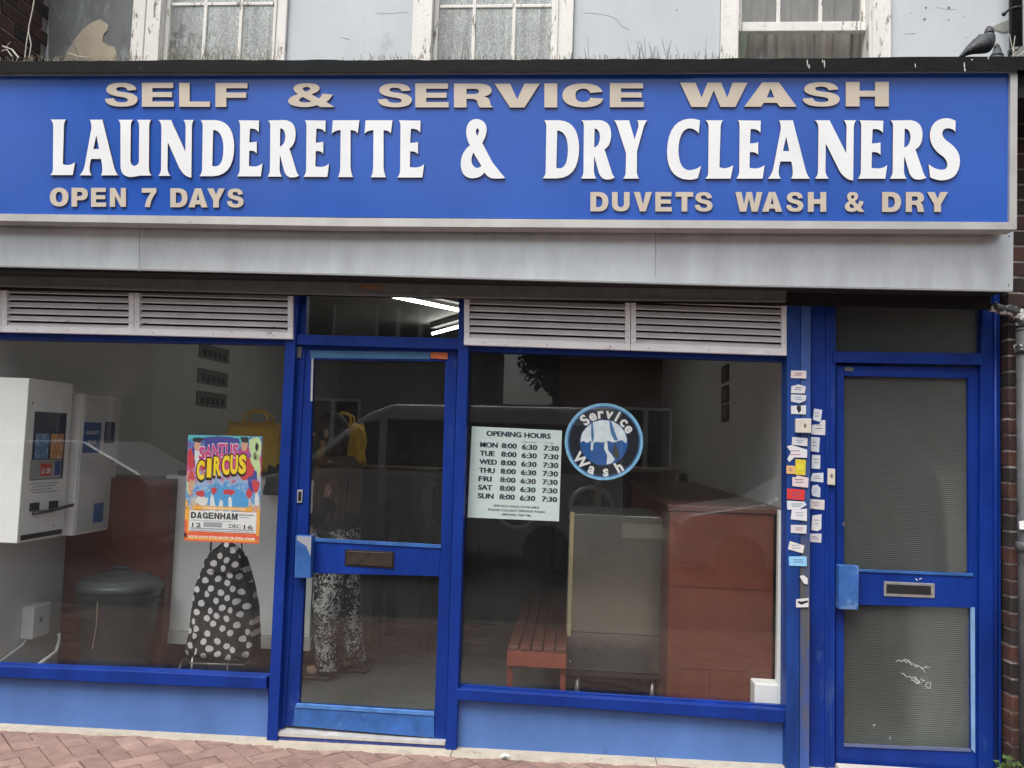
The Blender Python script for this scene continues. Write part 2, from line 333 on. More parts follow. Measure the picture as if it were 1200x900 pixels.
black = mat('black_roof_edge', (.011, .011, .0115), .6, var=.35, vscale=9, col2=(.045, .047, .04), c2amt=.64, c2scale=16, bump=.3, bscale=60, spec=.12)
dark = mat('dark_void', (.012, .012, .012), .9)
white_l = mat('white_letter_acrylic', (.78, .79, .79), .35, var=.05, vscale=4)
cream_l = mat('cream_letter_acrylic', (.54, .47, .38), .45, var=.08, vscale=5)
edge_l = mat('letter_edge', (.16, .12, .10), .6)
louv = mat('louvre_white', (.84, .84, .84), .42, var=.08, vscale=8, col2=(.36, .33, .31), c2amt=.6, c2scale=12, bump=.1)
slat_m = mat('dusty_louvre_slat', (.70, .66, .64), .6, var=.14, vscale=8, col2=(.48, .42, .39), c2amt=.6, c2scale=15)
peel = mat('peeling_white_paint', (.76, .74, .69), .6, var=.08, vscale=9, col2=(.22, .19, .15), c2amt=.575, c2scale=22, bump=.5, bscale=60, stretch=(1, 1, .25), sharp=.03)
render_m = mat('pale_blue_render', (.54, .575, .595), .85, var=.09, vscale=2.2, col2=(.42, .44, .44), c2amt=.60, c2scale=2.5, stretch=(1, 1, .45), bump=.15, bscale=40)
brick_d = mat('dark_brick', (.060, .029, .025), .85, var=.5, vscale=7, col2=(.04, .025, .022), c2amt=.5, c2scale=20, bump=.5, bscale=120)
brick_r = mat('soot_red_brick', (.085, .035, .027), .85, var=.45, vscale=7, col2=(.05, .03, .025), c2amt=.52, c2scale=20, bump=.5, bscale=120)
brick_b = mat('blackened_brick', (.03, .022, .02), .85, var=.4, vscale=9, bump=.5, bscale=120)
mortar = mat('grey_mortar', (.24, .22, .20), .95, var=.3, vscale=14, col2=(.6, .57, .53), c2amt=.54, c2scale=6, bump=.4)
paver_ms = [mat('paver_red', (.275, .175, .145), .85, var=.25, vscale=12, bump=.5, bscale=150, col2=(.14, .09, .075), c2amt=.6, c2scale=8),
            mat('paver_pink', (.32, .21, .172), .85, var=.22, vscale=12, bump=.5, bscale=150, col2=(.17, .11, .09), c2amt=.6, c2scale=8),
            mat('paver_brown', (.245, .155, .13), .85, var=.25, vscale=12, bump=.5, bscale=150)]
joint = mat('sandy_joint', (.10, .08, .065), .95, var=.3, vscale=40, bump=.5)
concrete = mat('pale_concrete', (.44, .39, .31), .9, var=.16, vscale=14, col2=(.27, .22, .17), c2amt=.6, c2scale=10, bump=.5, bscale=70)
asphalt = mat('asphalt', (.05, .05, .052), .9, var=.2, vscale=20, bump=.5, bscale=200)
pane_m = glass('window_glass'); door_pane = glass('door_glass', tint=(.95, .97, .96), base=.048)
win_pane = glass('dusty_sash_glass', tint=(.95, .96, .95), base=.06, dirt=.12)
steel = mat('brushed_steel', (.52, .52, .50), .35, metal=.9, var=.1, vscale=5, bump=.05, bscale=60, bstretch=(1, 1, .05))
chrome = mat('chrome', (.7, .7, .7), .15, metal=1)
wplastic = mat('white_enamel', (.84, .85, .83), .35, var=.03, vscale=5)
dplastic = mat('dark_grey_plastic', (.045, .05, .055), .45, var=.15, vscale=6, bump=.1)
blackm = mat('black_plastic', (.015, .015, .016), .4)
paper = mat('white_paper', (.72, .73, .74), .8, var=.04, vscale=30)
ink = mat('black_ink', (.015, .015, .02), .7)
redbrown = mat('red_brown_laminate', (.13, .036, .020), .4, var=.22, vscale=3, col2=(.12, .036, .022), c2amt=.6, c2scale=3)
lino = mat('grey_lino', (.135, .145, .132), .45, var=.14, vscale=3, col2=(.16, .165, .155), c2amt=.58, c2scale=5)
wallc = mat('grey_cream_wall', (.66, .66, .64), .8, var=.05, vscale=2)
walld = mat('dim_back_wall', (.07, .067, .06), .8, var=.1, vscale=2)  # gloom of the deep room put into the colour, unlike the side walls

# ------------------------------------------------------------ ground, pavement, road
def gz(x): return .037+.0093*(x+.5)
mb = MB(); mb.poly([(-140, -150, -.16), (140, -150, -.16), (140, 60, -.16), (-140, 60, -.16)])
tag(add('ground', mb, mat('bare_earth', (.10, .09, .07), .95, var=.3, vscale=.5)), kind='structure')
mb = MB(); mb.box((-60, -10.4, -.15), (60, -3.0, -.09)); tag(add('road', mb, asphalt), kind='structure')
def slab(x0, x1, y0, y1, dz, n=12):
    b = MB(); st = (x1-x0)/n
    for i in range(n):
        a, c = x0+i*st, x0+(i+1)*st
        b.poly([(a, y0, gz(a)+dz), (c, y0, gz(c)+dz), (c, y1, gz(c)+dz), (a, y1, gz(a)+dz)])
    b.poly([(x0, y0, gz(x0)+dz), (x1, y0, gz(x1)+dz), (x1, y0, -.14), (x0, y0, -.14)])
    return b
pavement = tag(add('pavement', slab(-9, 9, -2.85, .02, -.012), joint, origin=(0, 0, 0)), kind='structure')
mb = MB()
for i in range(20): mb.box((-9+i*.9, -3.0, -.14), (-9+i*.9+.89, -2.86, gz(-9+i*.9)-.005), .008)
tag(add('kerb', mb, mat('dark_kerb_stone', (.17, .16, .15), .9, var=.3, vscale=12, bump=.4)), kind='structure')
pm = []
for k in range(3):
    for v in range(2):
        b = MB(); b.box((-.0975, -.0475, -.03), (.0975, .0475, 0), .003)
        for vv in b.bm.verts:
            if vv.co.z > -.005: vv.co.z += random.uniform(-.0012, .0012)
        me = bpy.data.meshes.new('paver'); b.bm.to_mesh(me); b.bm.free(); me.materials.append(paver_ms[k]); pm.append(me)
c45 = math.sqrt(.5); far = MB(); cnt = 0; cand = []
for i in range(-75, 76):
    for j in range(-75, 76):
        q = (i-j) % 4
        if q == 0: cx, cy, a = i+1, j+.5, 0
        elif q == 3: cx, cy, a = i+.5, j+1, 1
        else: continue
        x, y = (cx*.1*c45-cy*.1*c45), (cx*.1*c45+cy*.1*c45)-1.2
        if not (-4.2 < x < 3.6 and -2.85 < y < -.02): continue
        cand.append((x, y, a))
for x, y, a in cand:
    z = gz(x)+random.uniform(-.0015, .0015); ang = R(45)+a*R(90)+random.uniform(-.012, .012)
    if -3.35 < x < 1.9 and y > -.88:
        inst('paver', random.choice(pm), pavement, (x, y, z), (random.uniform(-.01, .01), random.uniform(-.01, .01), ang)); cnt += 1
    else:
        b = MB(); b.box((-.0975, -.0475, -.03), (.0975, .0475, 0)); b.bm.transform(Matrix.Translation((x, y, z)) @ Matrix.Rotation(ang, 4, 'Z'))
        mi = random.randrange(3)
        for f in b.bm.faces: far.poly([v.co.copy() for v in f.verts], mi)
        b.bm.free()
print('pavers', cnt)
tag(add('distant_paving', far, paver_ms, pavement), kind='stuff')
# pale concrete strip at the foot of the front, with a ragged edge
def strip(xa, xb, ya):
    b = MB(); n = max(3, int((xb-xa)/.03)); prev = None
    for i in range(n+1):
        x = xa+(xb-xa)*i/n; yy = ya+random.uniform(-.008, .008)+.010*math.sin(x*5.1)+.006*math.sin(x*17)
        z = gz(x)+.007; row = [(x, .0, z+.003), (x, yy+.01, z+random.uniform(-.001, .001)), (x, yy, z-.018)]
        row = [b.bm.verts.new(p) for p in row]
        if prev:
            for k in (0, 1): b.bm.faces.new([prev[k], prev[k+1], row[k+1], row[k]])
        prev = row
    return b
foot = add('footing_strip', strip(-3.6, -1.405, -.105), concrete); tag(foot, kind='structure')
for xa, xb, ya in ((-1.402, -.555, -.145), (-.551, .4, -.135), (.404, 1.9, -.12)):
    tag(add('footing_strip', strip(xa, xb, ya), concrete), kind='structure')
# litter
b = MB(); c = PZ(590, 889, gz(-.3)+.01)
random.seed(3)
for k in range(9):
    a = Vector((random.uniform(-.014, .014), random.uniform(-.01, .01), random.uniform(0, .012)))+c
    b.poly([a, a+Vector((.016, .003, .006)), a+Vector((.014, .012, .010)), a+Vector((-.003, .009, .002))])
tag(add('paper_scrap', b, paper), 'crumpled scrap of white paper on the concrete strip below the right shop window', 'litter')
random.seed(9)
b = MB()
for k in range(70):
    x = random.uniform(-3.1, .9); y = random.uniform(-.24, -.05); z = gz(x)+.011; s = random.uniform(.002, .005)
    b.poly([(x-s, y, z), (x+s*.7, y-s*.8, z), (x+s, y+s, z+.003), (x-s*.3, y+s, z)])
tag(add('grit', b, [concrete]), 'scattered grit and tiny crumbs on the paving at the foot of the shop front', 'grit', kind='stuff')

# ------------------------------------------------------------ the building: upper wall, sash windows, brick
bld = thing('terrace_building', (-.5, .2, 0), 'old terrace building with pale blue rendered upper wall and three peeling sash windows', 'building')
YW = .20
def X(px, py, Y): return P(px, py, Y).x
wins = [dict(o=(157, 337), f=(188, 321)), dict(o=(483.5, 672), f=(506, 651)), dict(o=(843.5, 1043), f=(865, 1018))]
WZ0, WZ1 = 3.30, 4.75
edges = [X(55, 40, YW)]
for w in wins: w['x0'] = X(w['o'][0], 40, YW); w['x1'] = X(w['o'][1], 40, YW); edges += [w['x0'], w['x1']]
edges.append(2.9)
b = MB()
for i in range(0, len(edges), 2): b.box((edges[i], YW, 2.95), (edges[i+1], YW+.22, WZ1))
b.box((edges[0], YW, WZ1), (2.9, YW+.22, 6.6))
for w in wins: b.box((w['x0'], YW, 2.95), (w['x1'], YW+.22, WZ0))
add('render_wall', b, render_m, bld)
# grey damp bay at the far left with a patch of bare plaster
damp = mat('grey_damp_render', (.16, .17, .165), .8, var=.25, vscale=6, col2=(.24, .26, .26), c2amt=.55, c2scale=5, stretch=(1, 1, .4), bump=.2)
def sheet(name, pts, Y, th, m, parent): return add(name, MB().prism(pp(pts, Y), th), m, parent)
sheet('damp_render', [(55.5, -190), (156, -190), (156.5, 80), (57, 80)], YW-.006, .005, damp, bld)
pl = [(76, 72), (77, 62), (84, 52), (89, 44), (97, 34), (107, 26.5), (117, 22.5), (121, 25), (127, 29), (126, 35), (121, 40), (120, 49), (126, 53), (134, 55), (136, 60), (137, 72)]
sheet('bare_plaster_patch', pl, YW-.011, .004, mat('bare_plaster', (.46, .40, .30), .9, var=.12, vscale=14, col2=(.34, .30, .22), c2amt=.6, c2scale=12, bump=.4), bld)
# cracks and old fixing holes in the render
b = MB()
def crack(pts, w=.0008):
    for (a, c) in zip(pts[:-1], pts[1:]):
        p, q = P(*a, YW-.001), P(*c, YW-.001); d = (q-p).normalized(); nrm = Vector((-d.z, 0, d.x))*w
        b.poly([p+nrm, q+nrm, q-nrm, p-nrm])
crack([(684, 15), (700, 16), (712, 18), (722, 22), (728, 30), (738, 35)]); crack([(440, 15), (452, 16), (462, 15.5), (478, 14)]); crack([(400, 44), (406, 45), (410, 46.5)], .0011)
crack([(1097, 8), (1104, 10), (1112, 11), (1120, 11)], .0006); crack([(560+500, 40), (1072, 39)], .001)
for px, py, r in ((1085, 9, .0055), (1112, 9, .0075), (1083.5, 22.5, .007), (1111.5, 23, .004), (1093, 10, .002), (1130, 20, .003), (793, 12, .004), (1068, 15, .0025), (1164, 39, .003), (1132, 44, .003)):
    c = P(px, py, YW-.0012); b.poly([c+Vector((math.cos(k*.785)*r, 0, math.sin(k*.785)*r)) for k in range(8)])
tag(add('cracks_and_fixing_holes', b, mat('crack_grey', (.20, .21, .21), .9), bld), kind='stuff')
# windows
lace = bpy.data.materials.new('lace_net'); lace.use_nodes = True; t = lace.node_tree; pb = t.nodes['Principled BSDF']; pb.inputs['Roughness'].default_value = .9
g = t.nodes.new('ShaderNodeNewGeometry'); n1 = t.nodes.new('ShaderNodeTexNoise'); n1.inputs['Scale'].default_value = 26; n1.inputs['Detail'].default_value = 3; n1.inputs['Distortion'].default_value = 2.2
wv = t.nodes.new('ShaderNodeTexWave'); wv.inputs['Scale'].default_value = 14; wv.inputs['Distortion'].default_value = 12; wv.inputs['Detail'].default_value = 3; wv.inputs['Detail Scale'].default_value = 3
t.links.new(g.outputs['Position'], n1.inputs['Vector']); t.links.new(g.outputs['Position'], wv.inputs['Vector'])
mm = t.nodes.new('ShaderNodeMath'); mm.operation = 'MULTIPLY'; t.links.new(n1.outputs[0], mm.inputs[0]); t.links.new(wv.outputs['Fac'], mm.inputs[1])
mr = t.nodes.new('ShaderNodeMapRange'); mr.inputs[1].default_value = .1; mr.inputs[2].default_value = .42; mr.inputs[3].default_value = .55; mr.inputs[4].default_value = .98; t.links.new(mm.outputs[0], mr.inputs[0])
t.links.new(mr.outputs[0], pb.inputs['Alpha']); pb.inputs['Base Color'].default_value = (.92, .94, .94, 1)
drape = mat('brown_grey_drape', (.30, .275, .25), .9, var=.35, vscale=3, col2=(.42, .34, .22), c2amt=.63, c2scale=2.5, stretch=(3, 1, .5))
drape_g = mat('green_drape', (.42, .46, .36), .9, var=.1)
def sash(w, k):
    x0, x1 = w['x0'], w['x1']; a0, a1 = X(w['f'][0], 40, YW-.02), X(w['f'][1], 40, YW-.02)
    fr = node('sash_window', ((x0+x1)/2, YW, WZ0), bld)
    f = MB()
    f.box((x0+.002, YW-.025, WZ0-.1), (a0, YW+.10, WZ1-.075), .004); f.box((a1, YW-.025, WZ0-.1), (x1-.002, YW+.10, WZ1-.075), .004)
    f.box((x0+.002, YW-.028, WZ1-.074), (x1-.002, YW+.1, WZ1-.002), .004); f.box((x0-.02, YW-.07, WZ0-.16), (x1+.02, YW+.08, WZ0-.101), .006)
    # moulded bead down each side
    for xx in (a0-.012, a1): f.box((xx, YW-.034, WZ0-.1), (xx+.012, YW-.026, WZ1-.075), .002)
    add('box_frame', f, peel, fr)
    zb = {0: P(250, 3.5, YW+.03).z, 1: P(580, 6, YW+.03).z}
    s = MB(); y0, y1 = YW+.02, YW+.06
    low = P(940, 36, y0).z if k == 2 else WZ0-.12
    for xx in ((a0, a0+.026), (a1-.026, a1)): s.box((xx[0]+.001, y0, low), (xx[1]-.001, y1, WZ1-.077), .003)
    if k == 2: s.box((a0+.028, y0+.002, low), (a1-.028, y1, P(940, 25, y0).z), .003)
    else: s.box((a0+.028, y0+.002, WZ0-.12), (a1-.028, y1, WZ0-.03), .003)
    s.box((a0+.028, y0+.002, WZ1-.13), (a1-.028, y1, WZ1-.08), .003)
    add('sash_frame', s, peel, fr)
    gb = [(239, 3), (281, 3)] if k == 0 else ([(555, 3), (602, 3)] if k == 1 else [(912.5, 3), (962, 3)])
    for px, _ in gb:
        c = X(px, 30, y0); add('glazing_bar', MB().box((c-.0095, y0+.006, (low+.045 if k == 2 else WZ0-.028)), (c+.0095, y1-.008, WZ1-.131), .003), peel, fr)
    for hz in ((P(250, 3.5, y0).z, P(250, 3.5, y0).z+.72) if k == 0 else ((P(580, 6, y0).z, P(580, 6, y0).z+.72) if k == 1 else (low+.36, low+.72))):
        add('glazing_bar', MB().box((a0+.029, y0+.008, hz-.009), (a1-.029, y1-.010, hz+.009), .003), peel, fr)
    add('pane', MB().box((a0+.01, y0+.018, low+.02), (a1-.01, y0+.022, WZ1-.1)), win_pane, fr)
    # curtain: folded cloth behind the glass
    c = MB(); n = 70; rows = [WZ0-.12, WZ0+.09, WZ0+.30, WZ0+.7, WZ1-.05]; pr = None
    for i in range(n+1):
        u = i/n; x = a0-.03+(a1-a0+.06)*u; y = YW+.13+.016*math.sin(u*38+k+2.5*math.sin(u*5.3+k))+.010*math.sin(u*83+3*math.sin(u*7))
        if k == 0: y += .05*max(0, math.sin(u*6.3))
        col = [c.bm.verts.new((x+(.05 if k == 2 else .02)*math.sin(u*9+j*2)*(1 if j < 2 else .3), y+j*.004+.012*math.sin(u*21+j*3), z)) for j, z in enumerate(rows)]
        if pr:
            for j in range(4):
                f_ = c.bm.faces.new([pr[j], col[j], col[j+1], pr[j+1]]); f_.smooth = True
                f_.material_index = 1 if (k == 2 and .10 < u < .16) else 0
        pr = col
    add('curtain', c, [drape, drape_g] if k == 2 else [lace], fr)
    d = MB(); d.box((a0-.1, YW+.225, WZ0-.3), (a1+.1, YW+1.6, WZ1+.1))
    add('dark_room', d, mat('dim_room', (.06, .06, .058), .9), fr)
    if k == 0:
        gm = MB(); gm.box((x0-.001+.004, YW-.034, WZ0-.1), (x0+.075, YW-.027, WZ1-.08), .003); add('cover_strip', gm, peel, fr)
    return fr
for k, w in enumerate(wins): sash(w, k)
# small wire basket in the gap under the raised sash
c = P(869.5, 50, YW-.02); t_ = thing('wire_basket', (c.x, c.y, 3.27), 'small dark wire basket in the left corner of the open right sash window', 'basket')
b = MB()
for k in range(5): b.tube([(c.x-.022+k*.011, c.y, 3.27), (c.x-.022+k*.011, c.y, 3.455+.012*math.sin(k*.785))], .0022, 4)
for k in range(6): b.tube([(c.x-.024, c.y-.002, 3.30+k*.03), (c.x+.024, c.y-.002, 3.30+k*.03)], .002, 4)
add('wire_cage', b, blackm, t_)
add('filling', MB().box((c.x-.02, c.y+.004, 3.27), (c.x+.02, c.y+.02, 3.44), .006), mat('dark_cloth', (.04, .04, .045), .9), t_)
add('terracotta_base', MB().box((c.x-.024, c.y-.008, 3.27), (c.x+.03, c.y+.03, 3.405), .008), mat('terracotta', (.30, .09, .05), .9, var=.3, vscale=30), t_)

# party wall at the far left: brick, seen from inside its corner
XL = edges[0]
ret = node('brick_return', (XL, 0, 3.2), bld)
add('mortar_bed', MB().box((XL-.25, -.42, 3.0), (XL-.004, YW+.2, 6.0)), mortar, ret)
def brick_mesh(l, d, h, m):
    b = MB(); b.box((-l/2, -d/2, -h/2), (l/2, d/2, h/2), .003)
    for v in b.bm.verts: v.co += Vector([random.uniform(-.0015, .0015) for _ in range(3)])
    me = bpy.data.meshes.new('brick'); b.bm.to_mesh(me); b.bm.free(); me.materials.append(m); return me
bl = [brick_mesh(.215, .10, .065, x) for x in (brick_d, brick_b, brick_d, brick_r)]; bh = [brick_mesh(.1025, .10, .065, x) for x in (brick_d, brick_b)]
for c_ in range(14):
    z = 3.215+c_*.075; y = -.40+(.11 if c_ % 2 else 0)
    while y < .12:
        inst('brick', random.choice(bl), ret, (XL-.046+random.uniform(-.002, .002), y+.1075, z), (0, 0, R(90))); y += .225
# brick pier right of the side door
XP = P(1184.7, 803, -.10).x
pier = node('brick_pier', (XP+.2, -.1, 0), bld)
add('mortar_bed', MB().box((XP+.004, -.096, -.1), (XP+.62, .25, 3.14)), mortar, pier)
br = [brick_mesh(.215, .1025, .063, x) for x in (brick_r, brick_b, brick_d, brick_b)]; bhd = [brick_mesh(.1025, .215, .063, x) for x in (brick_r, brick_b, brick_d)]
for c_ in range(42):
    z = .04+c_*.0735
    if c_ % 2: inst('brick', random.choice(br), pier, (XP+.1075+random.uniform(-.001, .002), -.1+.051+random.uniform(-.003, .001), z))
    else: inst('brick', random.choice(bhd), pier, (XP+.051, -.1+.1075+random.uniform(-.003, .001), z))
    x = XP+.1075*2+.01 if c_ % 2 else XP+.1125
    for k in range(2 if c_ % 2 == 0 else 1): inst('brick', random.choice(br), pier, (x+.1075+k*.225, -.049+random.uniform(-.003, .001), z))

# flat roof edge above the sign
z0, z1 = P(600, 84, -.44).z, P(600, 69, -.44).z
b = MB(); n = 90; pr = None
for i in range(n+1):
    x = -3.9+6.6*i/n; zt = z1+.0015*math.sin(x*3)+(random.uniform(-.002, .004) if x < 1.1 else 0)+(.010 if x > .9 else 0)*min(1, max(0, (x-.9)/.5))-.0035
    row = [(x, -.44, z0+(.004 if x > .5 else 0)), (x, -.44, zt), (x, -.40, zt+.004), (x, YW, zt+.01)]
    row = [b.bm.verts.new(p) for p in row]
    if pr:
        for k in range(3): b.bm.faces.new([pr[k], pr[k+1], row[k+1], row[k]])
    pr = row

roof = add('roof_edge', b, black, bld)
b = MB(); b.box((-3.9, -.395, z0-.1), (2.7, YW, z0+.003)); add('roof_soffit_shade', b, dark, bld)  # near-black colour stands in for the shadow between roof edge and sign
# bird droppings on the edge
b = MB()
for px, py, h in ((946, 74, 8), (948, 78, 5), (966, 75, 9), (964, 72, 4), (1072.5, 77, 5), (1130, 77, 8), (1130.6, 82, 4), (1158, 68, 3), (1139, 70, 1.5)):
    a = P(px, py-h/2, -.4415); c = P(px+.3, py+h/2, -.4415); w_ = random.uniform(.0018, .0045)
    b.poly([a+Vector((-w_*.6, 0, 0)), a+Vector((w_*.6, 0, 0)), (a+c)/2+Vector((w_, 0, 0)), c+Vector((w_*.3, 0, 0)), c-Vector((w_*.3, 0, 0)), (a+c)/2-Vector((w_, 0, 0))])
add('bird_droppings', b, mat('dropping_white', (.55, .55, .52), .9), bld)

# weeds and dead stalks on the roof edge
straw = mat('dead_straw', (.30, .27, .20), .9, var=.3, vscale=20); moss = mat('moss_and_dirt', (.055, .055, .035), .95, var=.5, vscale=30, bump=.5)
pale_st = mat('bleached_stalk', (.62, .58, .50), .9)
dark_st = mat('dark_stalk', (.20, .19, .17), .9)
def stalks(lst, m, label, seed):
    random.seed(seed); b = MB()
    for px, h, lean, y in lst:
        p = P(px, 68, y); p.z = z1-.02 if y < -.3 else z1
        q = p+Vector((lean*.5*h, random.uniform(-.02, .02), h*.55+.02)); e = p+Vector((lean*h, random.uniform(-.03, .03), h+.02))
        b.tube([p, q, e], [.0018, .0014, .0008], 3, False)
    return tag(add('dead_weeds', b, m), label, 'weeds', kind='stuff')
random.seed(11)
stalks([(random.uniform(186, 320), random.uniform(.02, .10), random.uniform(-.5, .5), random.uniform(-.43, -.38)) for _ in range(110)], straw, 'short dry grass stubble along the roof edge before the left sash window', 1)
stalks([(random.choice([538, 548, 556, 690, 745, 756, 760, 768, 780, 800, 822, 842])+random.uniform(-4, 4), random.uniform(.03, .12), random.uniform(-.35, .35), random.uniform(-.43, -.36)) for _ in range(40)], dark_st, 'sparse thin dark stalks on the roof edge by the middle sash window', 2)
stalks([(random.uniform(400, 860), random.uniform(.008, .03), random.uniform(-.6, .6), -.43) for _ in range(150)]+[(random.uniform(0, 170), random.uniform(.01, .03), random.uniform(-.9, .9), -.43) for _ in range(90)], straw, 'tiny dry tufts scattered along the top of the black roof edge', 3)
b = MB()
for (pts, r) in (([(29, 68), (31, 50), (34, 30), (38, 12), (41, -6)], .0026), ([(34, 68), (36.5, 52), (33.5, 38), (34, 30)], .0024), ([(22, 68), (14, 58), (3, 54)], .004), ([(2, 60), (8, 58), (14, 66)], .003), ([(80, 62), (92, 66), (104, 67)], .0018), ([(6, 57), (12, 49)], .0015)):
    b.tube([P(x, y, -.28) for x, y in pts], r, 5)
tag(add('bleached_stalk', b, pale_st), 'tall bleached branching weed stalk in front of the left brick wall', 'weeds', kind='stuff')
b = MB()
for pts in ([(94, 68), (87, 54), (79, 37)], [(92, 66), (84, 50)], [(71, 24), (66, 12), (61, 2)], [(90, 60), (93, 66)]):
    b.tube([P(x, y, .08) for x, y in pts], .0014, 4)
tag(add('dark_twig', b, dark_st), 'two thin dark twigs crossing the bare plaster patch', 'weeds', kind='stuff')
random.seed(5); b = MB()
for k in range(150):
    px = random.choice([random.uniform(540, 800), random.uniform(0, 350), random.uniform(350, 860)]); p = P(px, 69, -.425); p.z = z1-.004
    b.ball(p, random.uniform(.004, .011), 4, (1.8, 1, .7))
tag(add('moss', b, moss), 'low clumps of dark moss along the black roof edge', 'moss', kind='stuff')
# ------------------------------------------------------------ fascia sign
sign = thing('fascia_sign', (-.5, -.40, 2.45), 'long blue shop sign with white and cream raised letters reading launderette and dry cleaners', 'sign')
add('panel', MB().prism(pp([(-170, 84), (1184, 80), (1182, 261), (-170, 249.5)], -.400), .06), sign_blue, sign)
bmf = MB()
bmf.prism(pp([(-170, 248.5), (0, 250.4), (400, 255.2), (800, 258), (1183, 260.3), (1191.5, 268.8), (800, 267.3), (400, 265), (0, 258.6), (-170, 256)], -.418), .09, .0)
add('frame_rail', bmf, alu, sign)
add('frame_rail', MB().prism(pp([(1184, 80), (1192.5, 80), (1191.6, 268.6), (1183, 260.2)], -.4185), .09), alu, sign)
add('frame_rail', MB().prism(pp([(-170, 82), (1192, 79), (1184, 84), (-170, 88.5)], -.412), .06), alu, sign)
def row(font, items, y0, y1, m, th, Y):
    """items: char, x0, x1; y0/y1: functions of x for top and baseline"""
    for ch, a, c in items:
        mid = (a+c)/2; letter(ch, font, a, c, y0(mid), y1(mid), Y, th, [m, edge_l], sign)
def interp(*ps):
    def f(x):
        for (xa, ya), (xb, yb) in zip(ps[:-1], ps[1:]):
            if x <= xb: return ya+(yb-ya)*(x-xa)/(xb-xa)
        return ps[-1][1]
    return f
row('sans', [('S', 123, 161.3), ('E', 166.3, 203.8), ('L', 210, 246), ('F', 252.5, 290), ('&', 337.5, 392), ('S', 442.8, 482.7), ('E', 486.7, 525.8), ('R', 532, 577.9), ('V', 579.6, 632.6), ('I', 638, 653), ('C', 658.9, 707), ('E', 714.7, 754.4), ('W', 796.8, 876), ('A', 872.2, 933.7), ('S', 940.5, 984.1), ('H', 991.1, 1041.6)],
    interp((0, 96.5), (600, 98), (1100, 95.5)), interp((0, 124.6), (600, 126), (1100, 124.4)), cream_l, .009, -.409)
row('serif', [('L', 58.8, 88), ('A', 93.4, 138.2), ('U', 138.8, 177.4), ('N', 185.6, 227.2), ('D', 233.6, 274.4), ('E', 277.8, 307.6), ('R', 313.6, 350.4), ('E', 355.6, 385.6), ('T', 388.8, 421.2), ('T', 427.2, 460), ('E', 465.6, 497), ('&', 539.9, 591.9), ('D', 636.1, 678.6), ('R', 680.8, 720.4), ('Y', 719.8, 758.4), ('C', 781.7, 821.6), ('L', 826.4, 859.3), ('E', 862.8, 896), ('A', 899.8, 949.2), ('N', 955, 1003.3), ('E', 1005.2, 1039.7), ('R', 1042.9, 1085.7), ('S', 1088.2, 1125)],
    interp((0, 139.8), (300, 140.9), (1200, 141)), interp((0, 204.6), (480, 208), (700, 209.3), (1200, 209.4)), white_l, .010, -.410)
row('sans', [('O', 58.3, 80.2), ('P', 83.8, 103), ('E', 106.7, 124.4), ('N', 128.8, 147.5), ('7', 166, 183.3), ('D', 199.6, 219.8), ('A', 220.8, 243.3), ('Y', 242.7, 263.5), ('S', 266, 285.4)],
    interp((50, 219.8), (300, 221)), interp((50, 241.8), (300, 243.4)), cream_l, .008, -.408)
row('sans', [('D', 691.9, 713), ('U', 717.2, 737.8), ('V', 742.7, 764), ('E', 768, 787.3), ('T', 791.8, 812.4), ('S', 814.2, 835), ('W', 861.7, 893.6), ('A', 893, 916.8), ('S', 921.3, 941.5), ('H', 946.7, 968.3), ('&', 990, 1013), ('D', 1033.8, 1056), ('R', 1061.5, 1083.6), ('Y', 1086.4, 1111)],
    interp((680, 225), (1120, 225)), interp((680, 247.6), (1120, 248.4)), cream_l, .008, -.408)

# ------------------------------------------------------------ roller shutter box and its bottom bar
sh = thing('shutter_box', (-.5, -.3, 2.26), 'long galvanised roller shutter housing between the sign and the vents', 'shutter box')
b = MB(); a, c = P(-170, 306, -.30), P(1187, 340, -.30)
b.prism([Vector((a.x, -.30, 2.52)), Vector((c.x+.004, -.30, 2.52)), c, P(860, 333.3, -.30), P(400, 320.7, -.30), P(0, 311, -.30), a], .015)
add('front_sheet', b, galv, sh)
b = MB()
b.prism([P(-170, 306, -.302), P(0, 311, -.302), P(400, 320.7, -.302), P(860, 333.3, -.302), P(1187, 340, -.302), P(1187, 341.8, -.302), P(860, 335, -.302), P(400, 322.4, -.302), P(0, 312.7, -.302), P(-170, 308, -.302)], .02)
add('bottom_lip', b, mat('lip_grey', (.42, .43, .43), .5, metal=.5), sh)
b = MB(); b.box((a.x, -.283, 2.262), (c.x, .1, 2.275)); b.box((a.x, -.10, 2.20), (c.x, -.09, 2.262)); b.box((a.x, -.284, 2.5), (c.x, .1, 2.512)); add('underside_shade', b, dark, sh)  # near-black sheets, the shadow below the housing put into their colour
for px, py in ((1182.5, 277), (1182, 334), (497/1, 329)): add('rivet', MB().lathe([(.003, -.3025), (.003, -.300)], (P(px, py, -.3).x, 0, P(px, py, -.3).z), 8, axis='y'), dark, sh)
b = MB(); b.box((c.x-.008, -.285, 2.27), (c.x+.003, .04, 2.515)); add('end_cap', b, galv, sh)
